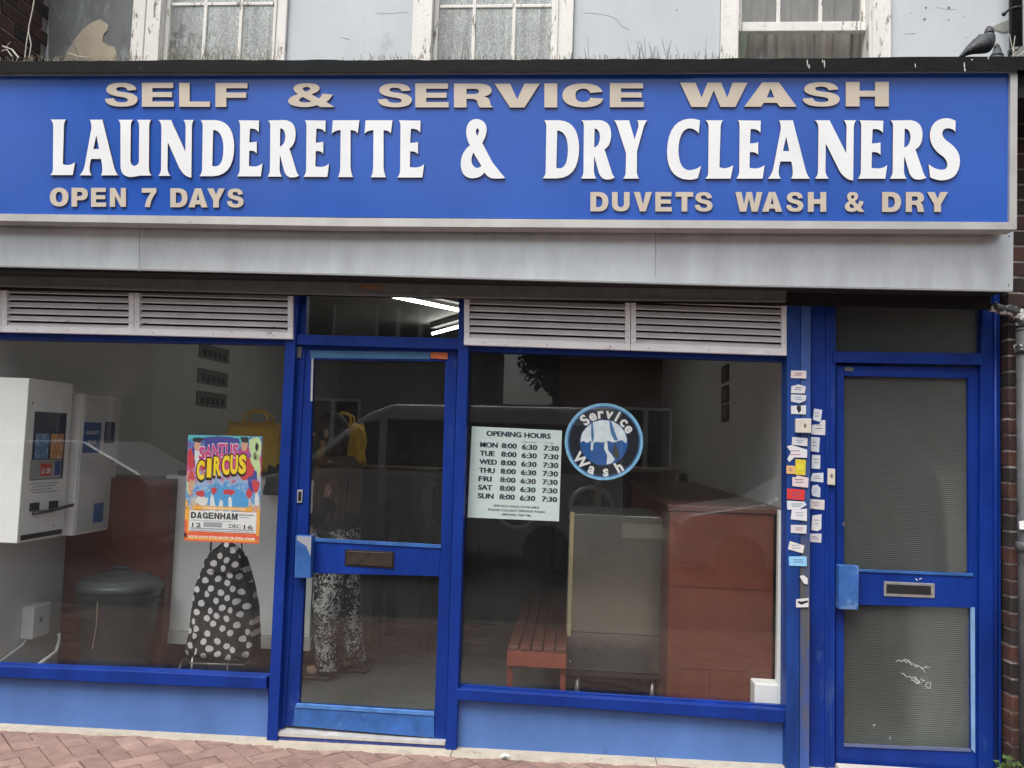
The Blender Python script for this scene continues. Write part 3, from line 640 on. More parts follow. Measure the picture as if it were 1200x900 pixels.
# seam lines between the housing sheets
for px in (163, 768): add('sheet_seam', MB().prism(pp([(px, 262), (px+1, 262), (px+.6, 316+px*.012), (px-.4, 316+px*.012)], -.3008), .0015), mat('seam_grey', (.46, .48, .49), .6), sh)
bar = thing('shutter_bottom_bar', (-.9, -.15, 2.2), 'grimy grey brown bottom bar of the raised roller shutter above the vents', 'shutter bar')
b = MB(); b.prism(pp([(-170, 313), (0, 321), (300, 328), (540, 333.5), (921.5, 340), (921.5, 353.4), (540, 348.6), (300, 343), (0, 335), (-170, 328)], -.15), .03, .002); add('bar', b, rail_m, bar)
b = MB(); b.prism(pp([(-170, 325.3), (0, 332.6), (300, 340.8), (540, 346), (921.5, 351), (921.5, 353.6), (540, 349), (300, 343.4), (0, 335.4), (-170, 328.4)], -.1535), .003); add('bar_lip', b, mat('bar_lip_grey', (.17, .165, .15), .6), bar)
for px, py in ((434, 336), (887, 351)): add('maker_plate' if px < 500 else 'paint_fleck', MB().prism(pp([(px-13, py-2.5), (px+13, py-1), (px+13, py+3), (px-13, py+1.5)] if px < 500 else [(px, py-2), (px+1.2, py), (px-1.2, py)], -.152), .0015), mat('rusty_orange', (.32, .15, .05), .7, var=.4, vscale=60) if px < 500 else white_l, bar)

# ------------------------------------------------------------ shop front
sf = thing('shop_front', (-.9, -.05, .03), 'blue painted shop front with pale blue lower panels, two big windows and white vents', 'shop front')
T = .10
fpart('riser_panel', [(-170, 784), (0, 790), (314, 803), (314.5, 872), (0, 856), (-170, 847)], -.03, .05, riser_blue, sf, 0)
fpart('riser_panel', [(534, 814), (921, 843), (921, 915), (533, 888)], -.03, .05, riser_blue, sf, 0)
def sill(pts_top, pts_bot, Y):
    b = MB(); b.prism(pp(pts_top+pts_bot[::-1], Y), T-.02, .004); s = add('sill', b, blue, sf)
    return s
sill([(-170, 774), (0, 780.5), (160, 786.5), (312, 793.8)], [(-170, 790), (0, 794), (160, 802), (312, 808)], -.072)
sill([(535, 807), (700, 818), (921, 832)], [(534, 820.5), (700, 831.5), (921, 848)], -.072)
# glazing beads
def bead(pts, Y=-.02, w=.02): return fpart('glazing_bead', pts, Y, w, blue, sf, .001)
bead([(-170, 771), (0, 777), (160, 783.5), (316, 790.5), (316, 793), (160, 786), (0, 779.6), (-170, 773)], -.028, .026)
bead([(538, 802.5), (700, 813.5), (920, 827), (920, 830), (700, 816.5), (538, 805.6)], -.028, .026)
fpart('head_rail', [(-170, 383), (0, 388), (342, 396.5), (342, 404), (0, 397.2), (-170, 391)], -.045, T-.02, blue, sf)
fpart('head_rail', [(545, 403), (921, 415.5), (921, 423.6), (545, 411)], -.045, T-.02, blue, sf)
fpart('post', [(337, 330), (352, 330), (346.5, 398), (325.2, 861), (324, 885), (311, 885), (312.7, 860), (333.3, 420)], -.07, .085, blue, sf)
fpart('post', [(538, 335), (552, 335), (549, 411), (534.5, 880), (534.3, 900), (521, 900), (522.3, 872), (536.5, 410)], -.07, .085, blue, sf)
fpart('door_jamb', [(352, 330), (360, 330), (358, 404), (333.5, 852), (325, 860), (346, 398)], -.03, .045, blue, sf, .001)
fpart('transom_bar', [(348, 391.8), (540, 396.4), (539, 409.6), (347, 403.6)], -.060, .075, blue, sf)
fpart('door_head', [(347, 403), (538, 409), (538, 414), (347, 407.5)], -.028, .04, blue, sf, .001)
# vents
def vent(x0, x1, bot, sl, seed):
    v = node('louvre_vent', (X((x0+x1)/2, 370, -.09), -.09, 2.1), sf)
    Y = -.090
    def yb(x): return bot(x)
    f = MB(); n = 1
    f.prism(pp([(x0, yb(x0)-7.6), (x1, yb(x1)-7.6), (x1, yb(x1)), (x0, yb(x0))], Y), .03, .0015)
    sw = 6.3
    for a in (x0, x1-sw): f.prism(pp([(a+.3, yb(a)-66), (a+sw, yb(a+sw)-66), (a+sw, yb(a+sw)-7.7), (a+.3, yb(a)-7.7)], Y+.001), .03, .0015)
    add('vent_frame', f, louv, v)
    for k in range(-1, 8):
        o = sl(x0)[0]+k*sl(x0)[1]; o2 = sl(x1)[0]+k*sl(x1)[1]
        a = P(x0+sw, yb(x0)-o, Y+.006); c = P(x1-sw, yb(x1)-o2, Y+.006); s = MB()
        w = .0035
        s.prism([a, c, c+Vector((0, 0, .005)), a+Vector((0, 0, .005))], .0015, mi=1)
        q = Vector((0, .015, .0215)); d = Vector((0, .001, .005))
        s.poly([a+d, c+d, c+d+q, a+d+q]); s.poly([a+d+Vector((0, 0, -.002)), a+d+q+Vector((0, 0, -.002)), c+d+q+Vector((0, 0, -.002)), c+d+Vector((0, 0, -.002))])
        add('slat', s, [slat_m, louv], v)
    a = P(x0, yb(x0)-70, Y+.05); c = P(x1, yb(x1), Y+.05)
    add('vent_backing', MB().prism([P(x0, yb(x0)-75, -.045), P(x1, yb(x1)-75, -.045), P(x1, yb(x1)-4, -.045), P(x0, yb(x0)-4, -.045)], .01), dark, v)
    sc = MB(); w = x1-x0
    for fx in (.12, .5, .88): 
        x = x0+w*fx; p = P(x, yb(x)-3.2, Y-.0006); sc.poly([p+Vector((math.cos(k*1.05)*.0028, 0, math.sin(k*1.05)*.0028)) for k in range(6)])
    for a in (x0+3, x1-3):
        p = P(a, yb(a)-15, Y-.0006); sc.poly([p+Vector((math.cos(k*1.05)*.0028, 0, math.sin(k*1.05)*.0028)) for k in range(6)])
    add('vent_screws', sc, mat('screw_dark', (.08, .08, .08), .5, metal=.6), v)
    return v
lb = interp((-200, 383.3), (0, 388.8), (150, 392.2), (345, 397.3)); rb = interp((540, 403.9), (740, 410.4), (925, 416.7))
lsl = lambda x: (13.6, 8.0); rsl = lambda x: (15.2, 8.15)
vent(-170, 1, lb, lsl, 1); vent(1.6, 156.7, lb, lsl, 1) if False else vent(-40, 156.7, lb, lsl, 1) if False else None
vent(1.4, 156.6, lb, lsl, 2); vent(157, 343, lb, lsl, 3); vent(543.5, 738.7, rb, rsl, 4); vent(739.1, 922, rb, rsl, 5)
# window panes
def pane(name, pts, Y, m, par, th=.006): return add(name, MB().prism(pp(pts, Y), th), m, par)
pane('window_pane', [(-170, 388), (0, 394), (340, 401), (317, 796), (0, 783), (-170, 777)], 0, pane_m, sf)
pane('window_pane', [(543, 407), (925, 419), (924, 834), (534, 809)], 0, pane_m, sf)
pane('window_pane', [(350, 330), (544, 330), (540, 400), (347, 396)], .002, pane_m, sf)
# pillar with the cards
fpart('pillar', [(922.6, 342), (938.0, 342), (936.7, 905), (920.8, 905)], -.092, .11, pillar_blue, sf, .002)
fpart('pillar', [(938.6, 342), (950.5, 342), (948.4, 905), (937.2, 905)], -.088, .11, mat('sun_faded_pillar_paint', (.040, .10, .34), .5, var=.35, vscale=5, col2=(.09, .09, .095), c2amt=.55, c2scale=3, stretch=(1, 1, .2), bump=.2), sf, .002)
add('strip_light_above_door', MB().box((-1, .3, 2.28), (-.9, .31, 2.3)), wplastic, sf) if False else None

# ------------------------------------------------------------ shop door
dr = thing('shop_door', (-.98, -.02, .08), 'blue framed glass shop door with brown letter flap and light blue kick plate', 'door')
DY = -.022; DT = .035
add('door_frame', MB().prism(pp([(357.5, 407.5), (367.8, 408), (367, 421), (360.6, 632), (357, 672), (350.3, 825), (349.5, 851), (332.5, 851)], DY), DT, .002), blue, dr)
add('door_frame', MB().prism(pp([(522.3, 413), (536, 413.5), (522.3, 870), (508.6, 867), (509.2, 834), (514.6, 676), (516.6, 640), (521.7, 423)], DY), DT, .002), blue, dr)
add('top_rail', MB().prism(pp([(367.9, 408), (522.2, 413), (521.8, 423.5), (367.2, 421.5)], DY+.001), DT, .002), blue, dr)
add('top_plate', MB().prism(pp([(363, 410.5), (504, 412.2), (504, 421), (364, 419.5)], DY-.004), .004, .001), mat('teal_blue_plate', (.05, .15, .30), .4, var=.15), dr)
add('middle_rail', MB().prism(pp([(360.4, 632.5), (516.4, 641), (514.7, 675.5), (357.1, 671.5)], DY+.001), DT, .002), blue, dr)
add('rail_bead', MB().prism(pp([(360, 630), (517, 638.3), (516.6, 642.6), (360.6, 634.2)], DY-.005), .006, .001), blue_worn, dr)
add('kick_plate', MB().prism(pp([(345.5, 829.5), (508.6, 839.5), (508.8, 864.8), (343, 850.5)], DY-.004), .01, .001), blue_worn, dr)
add('bottom_rail', MB().prism(pp([(350, 825), (508.7, 835), (508.6, 862), (346, 850)], DY+.001), DT, .002), blue, dr)
add('rail_bead', MB().prism(pp([(347.5, 824.3), (508.9, 834.3), (508.9, 839.3), (345.5, 829.4)], DY-.008), .012, .002), mat('pale_bead_paint', (.07, .20, .50), .35, var=.3, vscale=14), dr)  # this bead is painted a lighter blue than the rails
add('bead_strip', MB().prism(pp([(365, 420), (367.3, 420), (366, 470), (363.8, 470)], DY-.002), .004), alu, dr)
pane('door_pane', [(363, 418), (525, 420), (518, 644), (356, 636)], -.004, door_pane, dr); pane('door_pane', [(355, 668), (517, 672), (511, 838), (347, 829)], -.004, door_pane, dr)
# sun-bleached orange plate at the top corner
add('orange_plate', MB().prism(pp([(504.5, 412.5), (524.6, 413.2), (524.6, 421), (504.5, 420)], DY-.007), .003, .0008), mat('orange_plate', (.55, .14, .045), .6, var=.25, vscale=60), dr)
lf = add('letter_flap', MB().prism(pp([(406.5, 645.5), (460, 648), (459.5, 664.5), (405.5, 661.5)], DY-.008), .008, .002), mat('bronze_flap', (.07, .055, .045), .4, metal=.6, var=.3, vscale=30), dr)
add('flap_frame', MB().prism(pp([(404.5, 643.8), (462, 646.5), (461.3, 666.5), (403.5, 663)], DY-.003), .004, .001), mat('bronze_frame', (.03, .025, .03), .5, metal=.5), dr)
hb = add('lock_box', MB().prism(pp([(346.2, 627.5), (365, 628.5), (363.6, 677.8), (344.8, 677)], -.075), .05, .003), blue_worn, dr)
add('lock_box_face', MB().prism(pp([(348, 628.5), (364.8, 629), (364, 652), (359, 640), (348, 633)], -.0765), .0015), mat('bare_zinc', (.42, .45, .50), .4, metal=.4), dr)
add('cylinder_lock', MB().prism(pp([(348.5, 574), (354.5, 574), (353.8, 589), (348, 589)], -.032), .003, .0008), alu, dr)
add('keyhole', MB().prism(pp([(349.6, 576), (353.4, 576), (352.8, 587), (349.1, 587)], -.0335), .002), dark, dr)
add('closer_bracket', MB().prism(pp([(347.5, 405.5), (353.5, 405.8), (352.5, 419.5), (347.8, 419)], -.04), .012, .001), mat('bracket_grey', (.18, .18, .17), .5, metal=.5), dr)
th = thing('door_step', (-1, -.08, .06), 'worn white metal threshold on a dark blue step under the shop door', 'step')
b = MB(); p = pp([(332.5, 851), (522, 864.5), (522, 871.3), (324, 859)], -.045)
b.prism([P(324, 858.6, -.062), P(521.6, 870, -.062), P(521.6, 873.6, -.062), P(322, 862.5, -.062)], .09, .001)
b.poly([P(324, 858.6, -.062), P(521.6, 870, -.062), P(522, 864.3, -.0), P(332, 850.8, -.0)])
add('threshold_strip', b, mat('worn_white_metal', (.58, .56, .53), .45, metal=.3, var=.2, vscale=15, col2=(.28, .26, .25), c2amt=.62, c2scale=14), th)
add('step_riser', MB().prism(pp([(318, 862.4), (522.5, 873.8), (522.5, 892), (317, 880)], -.058), .1, .001), mat('dull_blue_step', (.03, .045, .20), .6, var=.3, vscale=10), th)

# ------------------------------------------------------------ side door
sd_ = thing('side_door', (1.46, -.02, .08), 'blue side door with two ribbed obscured glass panes and silver letterbox', 'door')
fr = thing('side_door_frame', (1.5, -.04, .05), 'deep blue frame with glazed fanlight round the side door', 'door frame')
fpart('frame_post', [(950.8, 338), (979.6, 338), (978.5, 910), (948.6, 910)], -.045, .07, blue, fr)
fpart('frame_mould', [(968.5, 350), (972, 350), (970.5, 905), (967, 905)], -.052, .008, blue, fr)
fpart('frame_post', [(1152, 338), (1172, 338), (1173.6, 915), (1147, 915), (1149, 440)], -.045, .07, blue, fr)
b = MB(); b.tube([P(1166, 340, -.05), P(1167, 600, -.05), P(1167, 912, -.05)], .010, 10); add('frame_bead', b, blue, fr)
fpart('head_board', [(979.7, 338), (1151.8, 338), (1151.8, 361), (979.7, 357)], -.040, .06, blue, fr)
fpart('transom_bar', [(976, 411.5), (1153, 414), (1153, 427.8), (976, 424.6)], -.052, .07, blue, fr)
obs = bpy.data.materials.new('ribbed_obscured_glass'); obs.use_nodes = True; t = obs.node_tree; pb = t.nodes['Principled BSDF']
pb.inputs['Base Color'].default_value = (.90, .94, .91, 1); pb.inputs['Roughness'].default_value = .42; pb.inputs['Transmission Weight'].default_value = .96; pb.inputs['IOR'].default_value = 1.18
g = t.nodes.new('ShaderNodeNewGeometry'); mp = t.nodes.new('ShaderNodeMapping'); mp.inputs['Scale'].default_value = (.03, 0, 1)
wv = t.nodes.new('ShaderNodeTexWave'); wv.bands_direction = 'Z'; wv.inputs['Scale'].default_value = 34; wv.inputs['Distortion'].default_value = .6; wv.inputs['Detail'].default_value = 1
bp = t.nodes.new('ShaderNodeBump'); bp.inputs['Strength'].default_value = .5; bp.inputs['Distance'].default_value = .003
t.links.new(g.outputs['Position'], mp.inputs[0]); t.links.new(mp.outputs[0], wv.inputs[0]); t.links.new(wv.outputs['Fac'], bp.inputs['Height']); t.links.new(bp.outputs[0], pb.inputs['Normal'])
pane('fanlight_pane', [(979, 354), (1153, 356), (1153, 416), (979, 414)], -.002, obs, fr)
SY = -.022
add('door_frame', MB().prism(pp([(980.3, 428), (989.4, 428), (989, 872), (988.5, 906), (979.4, 906)], SY), .035, .002), blue, sd_)
add('door_frame', MB().prism(pp([(1134.6, 430), (1151, 430), (1148, 910), (1138, 910), (1137.5, 712), (1135.5, 671)], SY), .035, .002), blue, sd_)
add('top_rail', MB().prism(pp([(989.4, 428), (1134.6, 430), (1134.6, 443.5), (989.4, 440.5)], SY+.001), .035, .002), blue, sd_)
add('middle_rail', MB().prism(pp([(989.2, 667.6), (1140, 673), (1141.5, 712.8), (989, 708.5)], SY-.003), .035, .002), blue, sd_)
add('bottom_rail', MB().prism(pp([(988.8, 874.5), (1138.4, 881), (1138, 912), (988.4, 908)], SY+.001), .035, .002), blue, sd_)
add('rail_bead', MB().prism(pp([(1004, 667), (1141, 672), (1140, 675.6), (1006, 670)], SY-.009), .008, .001), blue_worn, sd_)
add('rail_bead', MB().prism(pp([(989, 871.5), (1138, 877.6), (1138, 881.3), (989, 875)], SY-.004), .006, .001), mat('grey_blue_bead', (.10, .13, .25), .5), sd_)
add('side_bead', MB().prism(pp([(1137.6, 712), (1142.6, 712), (1143, 883), (1138.6, 878)], SY-.006), .008, .001), mat('bleached_blue_bead', (.20, .36, .60), .5, var=.2, vscale=10), sd_)
pane('upper_pane', [(987, 437), (1137, 439), (1137, 674), (987, 670)], -.004, obs, sd_); pane('lower_pane', [(987, 706), (1140, 710), (1140, 884), (987, 877)], -.004, obs, sd_)
lb_ = add('letterbox', MB().prism(pp([(1036, 681.3), (1095.5, 684), (1095.5, 701), (1036, 698.6)], SY-.007), .006, .0015), mat('letterbox_silver', (.52, .52, .50), .35, metal=.7, var=.15, vscale=30), sd_)
add('slot', MB().prism(pp([(1038.8, 684.6), (1091, 686.9), (1091, 697.3), (1038.8, 695.2)], SY-.0085), .003), dark, sd_)
add('lock_box', MB().prism(pp([(983.5, 662.5), (1007, 663.5), (1006, 714.8), (983, 714)], -.085), .05, .003), mat('scuffed_lock_box', (.035, .12, .36), .4, var=.35, vscale=10, col2=(.12, .22, .42), c2amt=.55, c2scale=9, bump=.2), sd_)
add('cylinder_lock', MB().lathe([(.009, -.052), (.008, -.056)], (P(982, 611.5, 0).x+.012, 0, P(982, 611.5, 0).z-.006), 12, sy=1.3, axis='y'), chrome, sd_)
add('keyhole', MB().box((P(982, 611.5, 0).x+.011, -.0565, P(982, 611.5, 0).z-.012), (P(982, 611.5, 0).x+.014, -.055, P(982, 611.5, 0).z)), dark, sd_)
add('lock_label', MB().prism(pp([(990, 430), (1000, 430.3), (1000, 435), (990, 434.6)], SY-.003), .002), mat('old_label', (.13, .14, .13), .7), sd_)
# scratched tag on the glass: nonsense strokes
b = MB()
def stroke(pts, Y=-.0055, w=.0011):
    for a_, c_ in zip(pts[:-1], pts[1:]):
        p, q = P(*a_, Y), P(*c_, Y)
        if (q-p).length < 1e-5: continue
        d = (q-p).normalized(); nr = Vector((-d.z, 0, d.x))*w; b.poly([p+nr, q+nr, q-nr, p-nr])
stroke([(1050, 776), (1053, 773), (1056, 776), (1059, 773), (1062, 777), (1065, 773), (1067, 779), (1071, 778), (1073, 782), (1077, 780), (1081, 784), (1086, 781), (1091, 782.5)]); stroke([(1060, 772), (1070, 778), (1080, 782), (1084, 788)])
stroke([(1056, 789), (1060, 790), (1063, 794), (1067, 792), (1069, 798), (1073, 793), (1076, 799), (1080, 795), (1082, 799), (1084, 796)]); stroke([(1090+3*math.cos(k*.7)-2, 803+3.6*math.sin(k*.7)) for k in range(10)], w=.0014); stroke([(1070, 793), (1078, 800), (1074, 801), (1071, 797)], w=.0016)
stroke([(1092, 811), (1094, 812.5)]); stroke([(1043, 862), (1043.6, 868)]); stroke([(1077, 679), (1080, 677.5)], -.031, .002); stroke([(1073, 678), (1075, 680.5)], -.031, .002)
for px, py in ((1006, 786), (1023, 850), (1027, 853), (1024, 849), (1012, 720)): stroke([(px, py), (px+1, py+1)], w=.0018)
add('scratches', b, mat('scratch_white', (.66, .68, .68), .8), sd_)
stp = thing('side_door_step', (1.45, -.09, .03), 'pale stone step just showing under the side door', 'step')
add('step_slab', MB().box((1.22, -.13, .0), (1.98, -.046, P(985, 897, -.08).z), .006), mat('pale_stone', (.50, .45, .42), .8, var=.15, vscale=20), stp)
def bell(name, pts, Y, label, th=.018, eye=None):
    t_ = add(name, MB().prism(pp(pts, Y), th, .003), mat('yellowed_white_plastic', (.62, .59, .52), .4, var=.08, vscale=30)); tag(t_, label, 'door bell')
    c_ = P(*eye, Y); bt = MB(); bt.lathe([(.005, Y-.003), (.006, Y)], (c_.x, 0, c_.z), 12, axis='y', sy=1.6); add('button', bt, mat('bell_button', (.20, .16, .10), .4), t_)
    return t_
bell('door_bell', [(932.5, 490.5), (951, 490.5), (951, 507.5), (932.5, 507)], -.112, 'square cream bell unit on the card covered pillar', .02, (943.5, 498.5))
bell('door_bell', [(970.3, 549), (979, 549.5), (978.8, 568.8), (970, 568)], -.062, 'narrow cream bell push on the frame left of the side door', .017, (974.5, 557.5))

# cards stuck on the pillar
random.seed(21)
def card(pts, Y, col, label, text=2, acc=None, n=[0]):
    n[0] += 1
    t_ = MB(); t_.prism(pp(pts, Y), .0016)
    cx = sum(p[0] for p in pts)/len(pts); cy = sum(p[1] for p in pts)/len(pts)
    x0, x1 = min(p[0] for p in pts), max(p[0] for p in pts); y0, y1 = min(p[1] for p in pts), max(p[1] for p in pts)
    base = mat('card_%02d' % n[0], col, .75, var=.06, vscale=50); ac = mat('card_print_%d' % (n[0] % 4), ((.10, .12, .25), (.35, .10, .12), (.12, .12, .12), (.10, .25, .40))[n[0] % 4], .8)
    for k in range(text):
        yy = y0+(y1-y0)*(.32+.22*k); xa = cx-(x1-x0)*random.uniform(.18, .30); xb = cx+(x1-x0)*random.uniform(.12, .30)
        t_.poly(pp([(xa, yy), (xb, yy), (xb, yy+.7), (xa, yy+.7)], Y-.0006), 1)
    if acc:
        t_.poly(pp(acc, Y-.0004), 1)
    tag(add('business_card', t_, [base, mat('card_acc_%02d' % n[0], *( [(.65, .62, .05), .8] if acc and col[2] < .2 else [(.01, .01, .02), .8])) if acc else ac]), label, 'card', 'cards stuck beside the side door')
wc = (.66, .66, .68)
PY = -.0955; FY = -.0475
card([(927, 434), (945, 434.5), (944.8, 443.6), (926.8, 443)], PY, (.66, .60, .60), 'pinkish white card at the very top of the pillar')
card([(927.5, 452.5), (936, 450.5), (944.5, 453), (943, 461), (927, 460.6)], PY, wc, 'torn white card, second down the pillar')
card([(927, 462), (945, 463), (944, 469.5), (937, 472.5), (927, 470.5)], PY, (.60, .62, .66), 'ragged pale grey card, third down the pillar')
card([(927, 475.5), (944.6, 475), (944.4, 485.6), (927, 485)], PY, wc, 'white card with a dark torn bite in its middle', 0, [(934, 475.4), (938.5, 475.4), (938.8, 481), (936, 484.5), (933.5, 479)])
card([(954, 478.6), (963.6, 480.4), (961.8, 494.6), (952.6, 492)], FY, (.62, .68, .74), 'small tilted card highest on the blue frame')
card([(951.5, 498), (960, 497), (964, 492), (967.4, 492.5), (967, 510), (951, 509)], FY, wc, 'broad torn white card right of the bell unit')
card([(928.5, 512), (946.5, 513.5), (946, 523), (928, 521)], PY, (.60, .60, .62), 'white card directly under the square bell unit')
card([(950.5, 512), (960.8, 512.8), (959.8, 530), (950, 528.6)], FY, (.62, .66, .70), 'upright pale card with print below the broad torn card')
card([(922, 523), (928, 521.5), (946, 527), (945.8, 536.5), (931, 536), (925, 541.5), (922.6, 538), (927, 530)], PY-.001, wc, 'folded white card leaning left above the yellow one')
card([(951.6, 533), (961.4, 533.4), (961, 549.6), (951, 549)], FY, (.60, .64, .70), 'upright grey white card level with the yellow card')
card([(932.2, 538), (944.4, 539), (943.8, 557), (932, 556)], PY-.0012, (.62, .50, .03), 'bright yellow card with a dark square halfway down the pillar', 0, [(934, 543.5), (942.5, 544), (942.2, 551), (934, 550.6)])
card([(921.8, 545.5), (932, 546), (931.8, 555.6), (921.6, 554.8)], PY, (.70, .42, .16), 'small orange card touching the yellow card')
card([(952, 554.6), (965, 554), (964.8, 565.4), (949.6, 563.6)], FY, (.58, .66, .72), 'pale bluish card level with the narrow bell push')
card([(928.5, 559), (933, 559.5), (934, 557), (947.6, 560), (947, 571.5), (928.5, 569.5)], PY, (.66, .55, .56), 'pinkish card between the yellow card and the red card')
card([(952, 569), (958, 568), (961.6, 572), (961, 583), (952, 581), (950.8, 575)], FY, (.56, .60, .66), 'rounded torn grey card on the frame beside the red card')
card([(922.4, 572.4), (943.2, 574), (942.6, 586.4), (922.2, 584.8)], PY-.001, (.62, .035, .03), 'red card with faint lettering on the pillar', 3)
card([(948.6, 584.6), (966.4, 586), (966, 597.6), (948, 595.8)], FY, (.60, .58, .56), 'wide cream card on the frame below the rounded card')
card([(922.2, 586.6), (943, 588), (945, 592), (935, 597.8), (922.6, 597)], PY, (.60, .66, .72), 'torn bluish white card just under the red card')
card([(928, 597.6), (945.6, 596), (945.6, 610.6), (926.6, 608.4)], PY, wc, 'white card second below the red card')
card([(952, 604), (962.8, 602.8), (962.4, 620), (958, 622.6), (950.8, 621)], FY, wc, 'crooked white card, the tall one low on the frame')
card([(927, 615), (945.4, 615.4), (945, 625.4), (926.8, 624.4)], PY, (.60, .61, .64), 'creased white card above the tilted one on the pillar')
card([(948.2, 625.2), (963, 625.4), (962.4, 636), (947.8, 634.8)], FY, (.58, .58, .60), 'lowest card on the blue frame, off white')
card([(925.6, 634), (942.6, 639.4), (941, 648.4), (923.4, 643.6)], PY, (.66, .64, .62), 'white card tilted down to the right, low on the pillar')
card([(924.4, 652.2), (945.4, 652), (945.6, 663.6), (924.8, 662.8)], PY, (.25, .55, .80), 'light blue card near the bottom of the pillar')
card([(937, 675), (942, 674.2), (946.6, 678), (946.4, 685), (942, 683.6)], PY, wc, 'tiny torn remnant of a white card below the blue card', 0)
card([(933, 702.4), (947.6, 700.8), (947.4, 711.4), (933, 711.8)], PY, wc, 'lowest card on the pillar, white with a black swoosh', 0, [(935, 704), (939, 705), (946.8, 703.6), (947, 705.6), (939, 708.8), (935, 706.4)])
# ------------------------------------------------------------ things on the glass
hs_ = thing('opening_hours_sign', (P(603, 555, .01).x, .010, P(603, 611, .01).z), 'pale green white opening hours sheet on the left of the right shop window', 'sign')
qm = quadmap((553, 499.5), (658.6, 504.5), (655, 611), (547.8, 606.3), .0095)
b = MB(); b.prism([qm(0, 0), qm(1, 0), qm(1, 1), qm(0, 1)], .002); add('sheet', b, mat('pale_green_sheet', (.62, .72, .70), .5, var=.02), hs_)
b = MB(); F = lambda u, v: qm(u, v, -.0012)
put_text(b, 'OPENING HOURS', F, .518, .095, .056, .71, 'c', .016); put_text(b, 'OPENING HOURS', F, .524, .095, .056, .71, 'c', .016)
put_text(b, 'LAST WASH', F, .645, .150, .013, .17, 'c', 0); put_text(b, 'CLOSE', F, .865, .150, .013, .10, 'c', 0)
for i, d in enumerate(('MON', 'TUE', 'WED', 'THU', 'FRI', 'SAT', 'SUN')):
    v = .222+i*.0935; u = .10
    for du in (0, .007): put_text(b, d, F, u+du, v, .056, {'MON': .19, 'TUE': .16, 'WED': .19, 'THU': .17, 'FRI': .14, 'SAT': .15, 'SUN': .17}[d], 'l', .014)
    for s_, uu in (('8:00', .42), ('6:30', .645), ('7:30', .885)): put_text(b, s_, F, uu, v+(.004 if uu > .5 else 0), .056, .165, 'c', .014); put_text(b, s_, F, uu+.006, v+(.004 if uu > .5 else 0), .056, .165, 'c', .014)
for k, s_ in enumerate(('SERVICE WASH AVAILABLE', 'PLEASE COLLECT SERVICE WASH', 'BEFORE 7:00 PM')): put_text(b, s_, F, .53, .868+k*.046, .022, (.50, .62, .31)[k], 'c', .015)
add('lettering', b, mat('sign_ink', (.03, .035, .07), .6), hs_)

rs = thing('service_wash_sticker', (P(707.6, 517, .01).x, .009, P(707.6, 563, .01).z), 'round blue service wash sticker with clothes on a line in the right shop window', 'sticker')
CX, CY = 707.7, 517.6
def ring(r0, r1, Y, m, name, n=64):
    b = MB(); th_ = .0012
    for k in range(n):
        a0, a1 = 2*math.pi*k/n, 2*math.pi*(k+1)/n
        q = [P(CX+r*math.cos(a)*1.003, CY+(1.6 if r1 < 29 else 0)+r*math.sin(a)*.985, Y) for r, a in ((r0, a0), (r1, a0), (r1, a1), (r0, a1))]
        if r0 < .01: q = q[1:]
        b.poly(q)
    return add(name, b, m, rs)
ring(42.6, 45.8, .0082, mat('sticker_pale_blue', (.22, .48, .72), .5, var=.25, vscale=40), 'outer_ring')
ring(40.8, 42.6, .0083, mat('sticker_mid_blue', (.03, .12, .30), .5), 'inner_ring'); ring(28.2, 40.8, .0084, mat('sticker_black', (.008, .010, .018), .35), 'black_band')
ring(0, 28.2, .0086, mat('sticker_sky', (.006, .085, .30), .5, var=.25, vscale=20), 'picture_disc')
def disc_poly(pts, Y, m, name): 
    b = MB(); b.poly(pp([(CX+x, CY+y) for x, y in pts], Y)); return add(name, b, m, rs)
shirt = mat('sticker_cloth_white', (.66, .72, .76), .6, var=.12, vscale=40); shd = mat('sticker_cloth_shade', (.03, .16, .36), .6)
disc_poly([(-27, -4), (-27.5, 1), (-24, -1), (-20, 1.5), (-15, -1), (-11, 1), (-8, 0), (-3, 1), (1, 0), (6, -1), (10, 1), (15, 0), (21, -2), (26, 2), (27, -3), (24, -12), (18, -19), (10, -24), (-2, -25.5), (-13, -23), (-21, -16), (-25.5, -10)], .0078, shirt, 'washing_line')
disc_poly([(-15, -23.5), (-13, -24), (-11.5, -6), (-13.5, 3), (-15, -6)], .0074, shd, 'dark_sleeve'); disc_poly([(6, -24), (9, -23.5), (14, -8), (17, -1), (12, -2), (8, -10)], .0074, shd, 'dark_sleeve')
disc_poly([(-15, 0), (-12, 0), (-13, 10), (-15.5, 10)], .0073, shirt, 'trailing_sleeve')
disc_poly([(1, -1), (4, 0), (5, 10), (9, 15), (13, 21), (9, 25), (3, 27), (4, 16), (0, 8)], .0073, shirt, 'raised_arm')
disc_poly([(13, 1), (11, 8), (10, 14), (13, 18), (17, 20), (18, 14), (16, 8), (14, 5)], .0070, mat('sticker_dark_detail', (.04, .035, .03), .6), 'dark_detail')
b = MB()
def arc_text(s, a0, a1, rad, flip, size):
    n = len(s)
    for i, ch in enumerate(s):
        a = R(a0+(a1-a0)*i/(n-1)); px, py = CX+rad*math.cos(a), CY-rad*math.sin(a)*.985
        rot = (a-math.pi/2) if not flip else (a+math.pi/2)
        vs, fs, tw = txt(ch, .035); k = size/.72; h_ = .36
        vv = []
        for v in vs:
            lx, ly = (v[0]-tw/2)*k, (v[1]-h_)*k
            x, y = lx*math.cos(rot)-ly*math.sin(rot), lx*math.sin(rot)+ly*math.cos(rot)
            vv.append(b.bm.verts.new(P(px+x, py-y, .0072)))
        for q in fs: b.bm.faces.new([vv[j] for j in q])
arc_text('Service', 131, 27, 34.5, False, 12.5); arc_text('Wash', 220, 300, 34.5, True, 12.5)
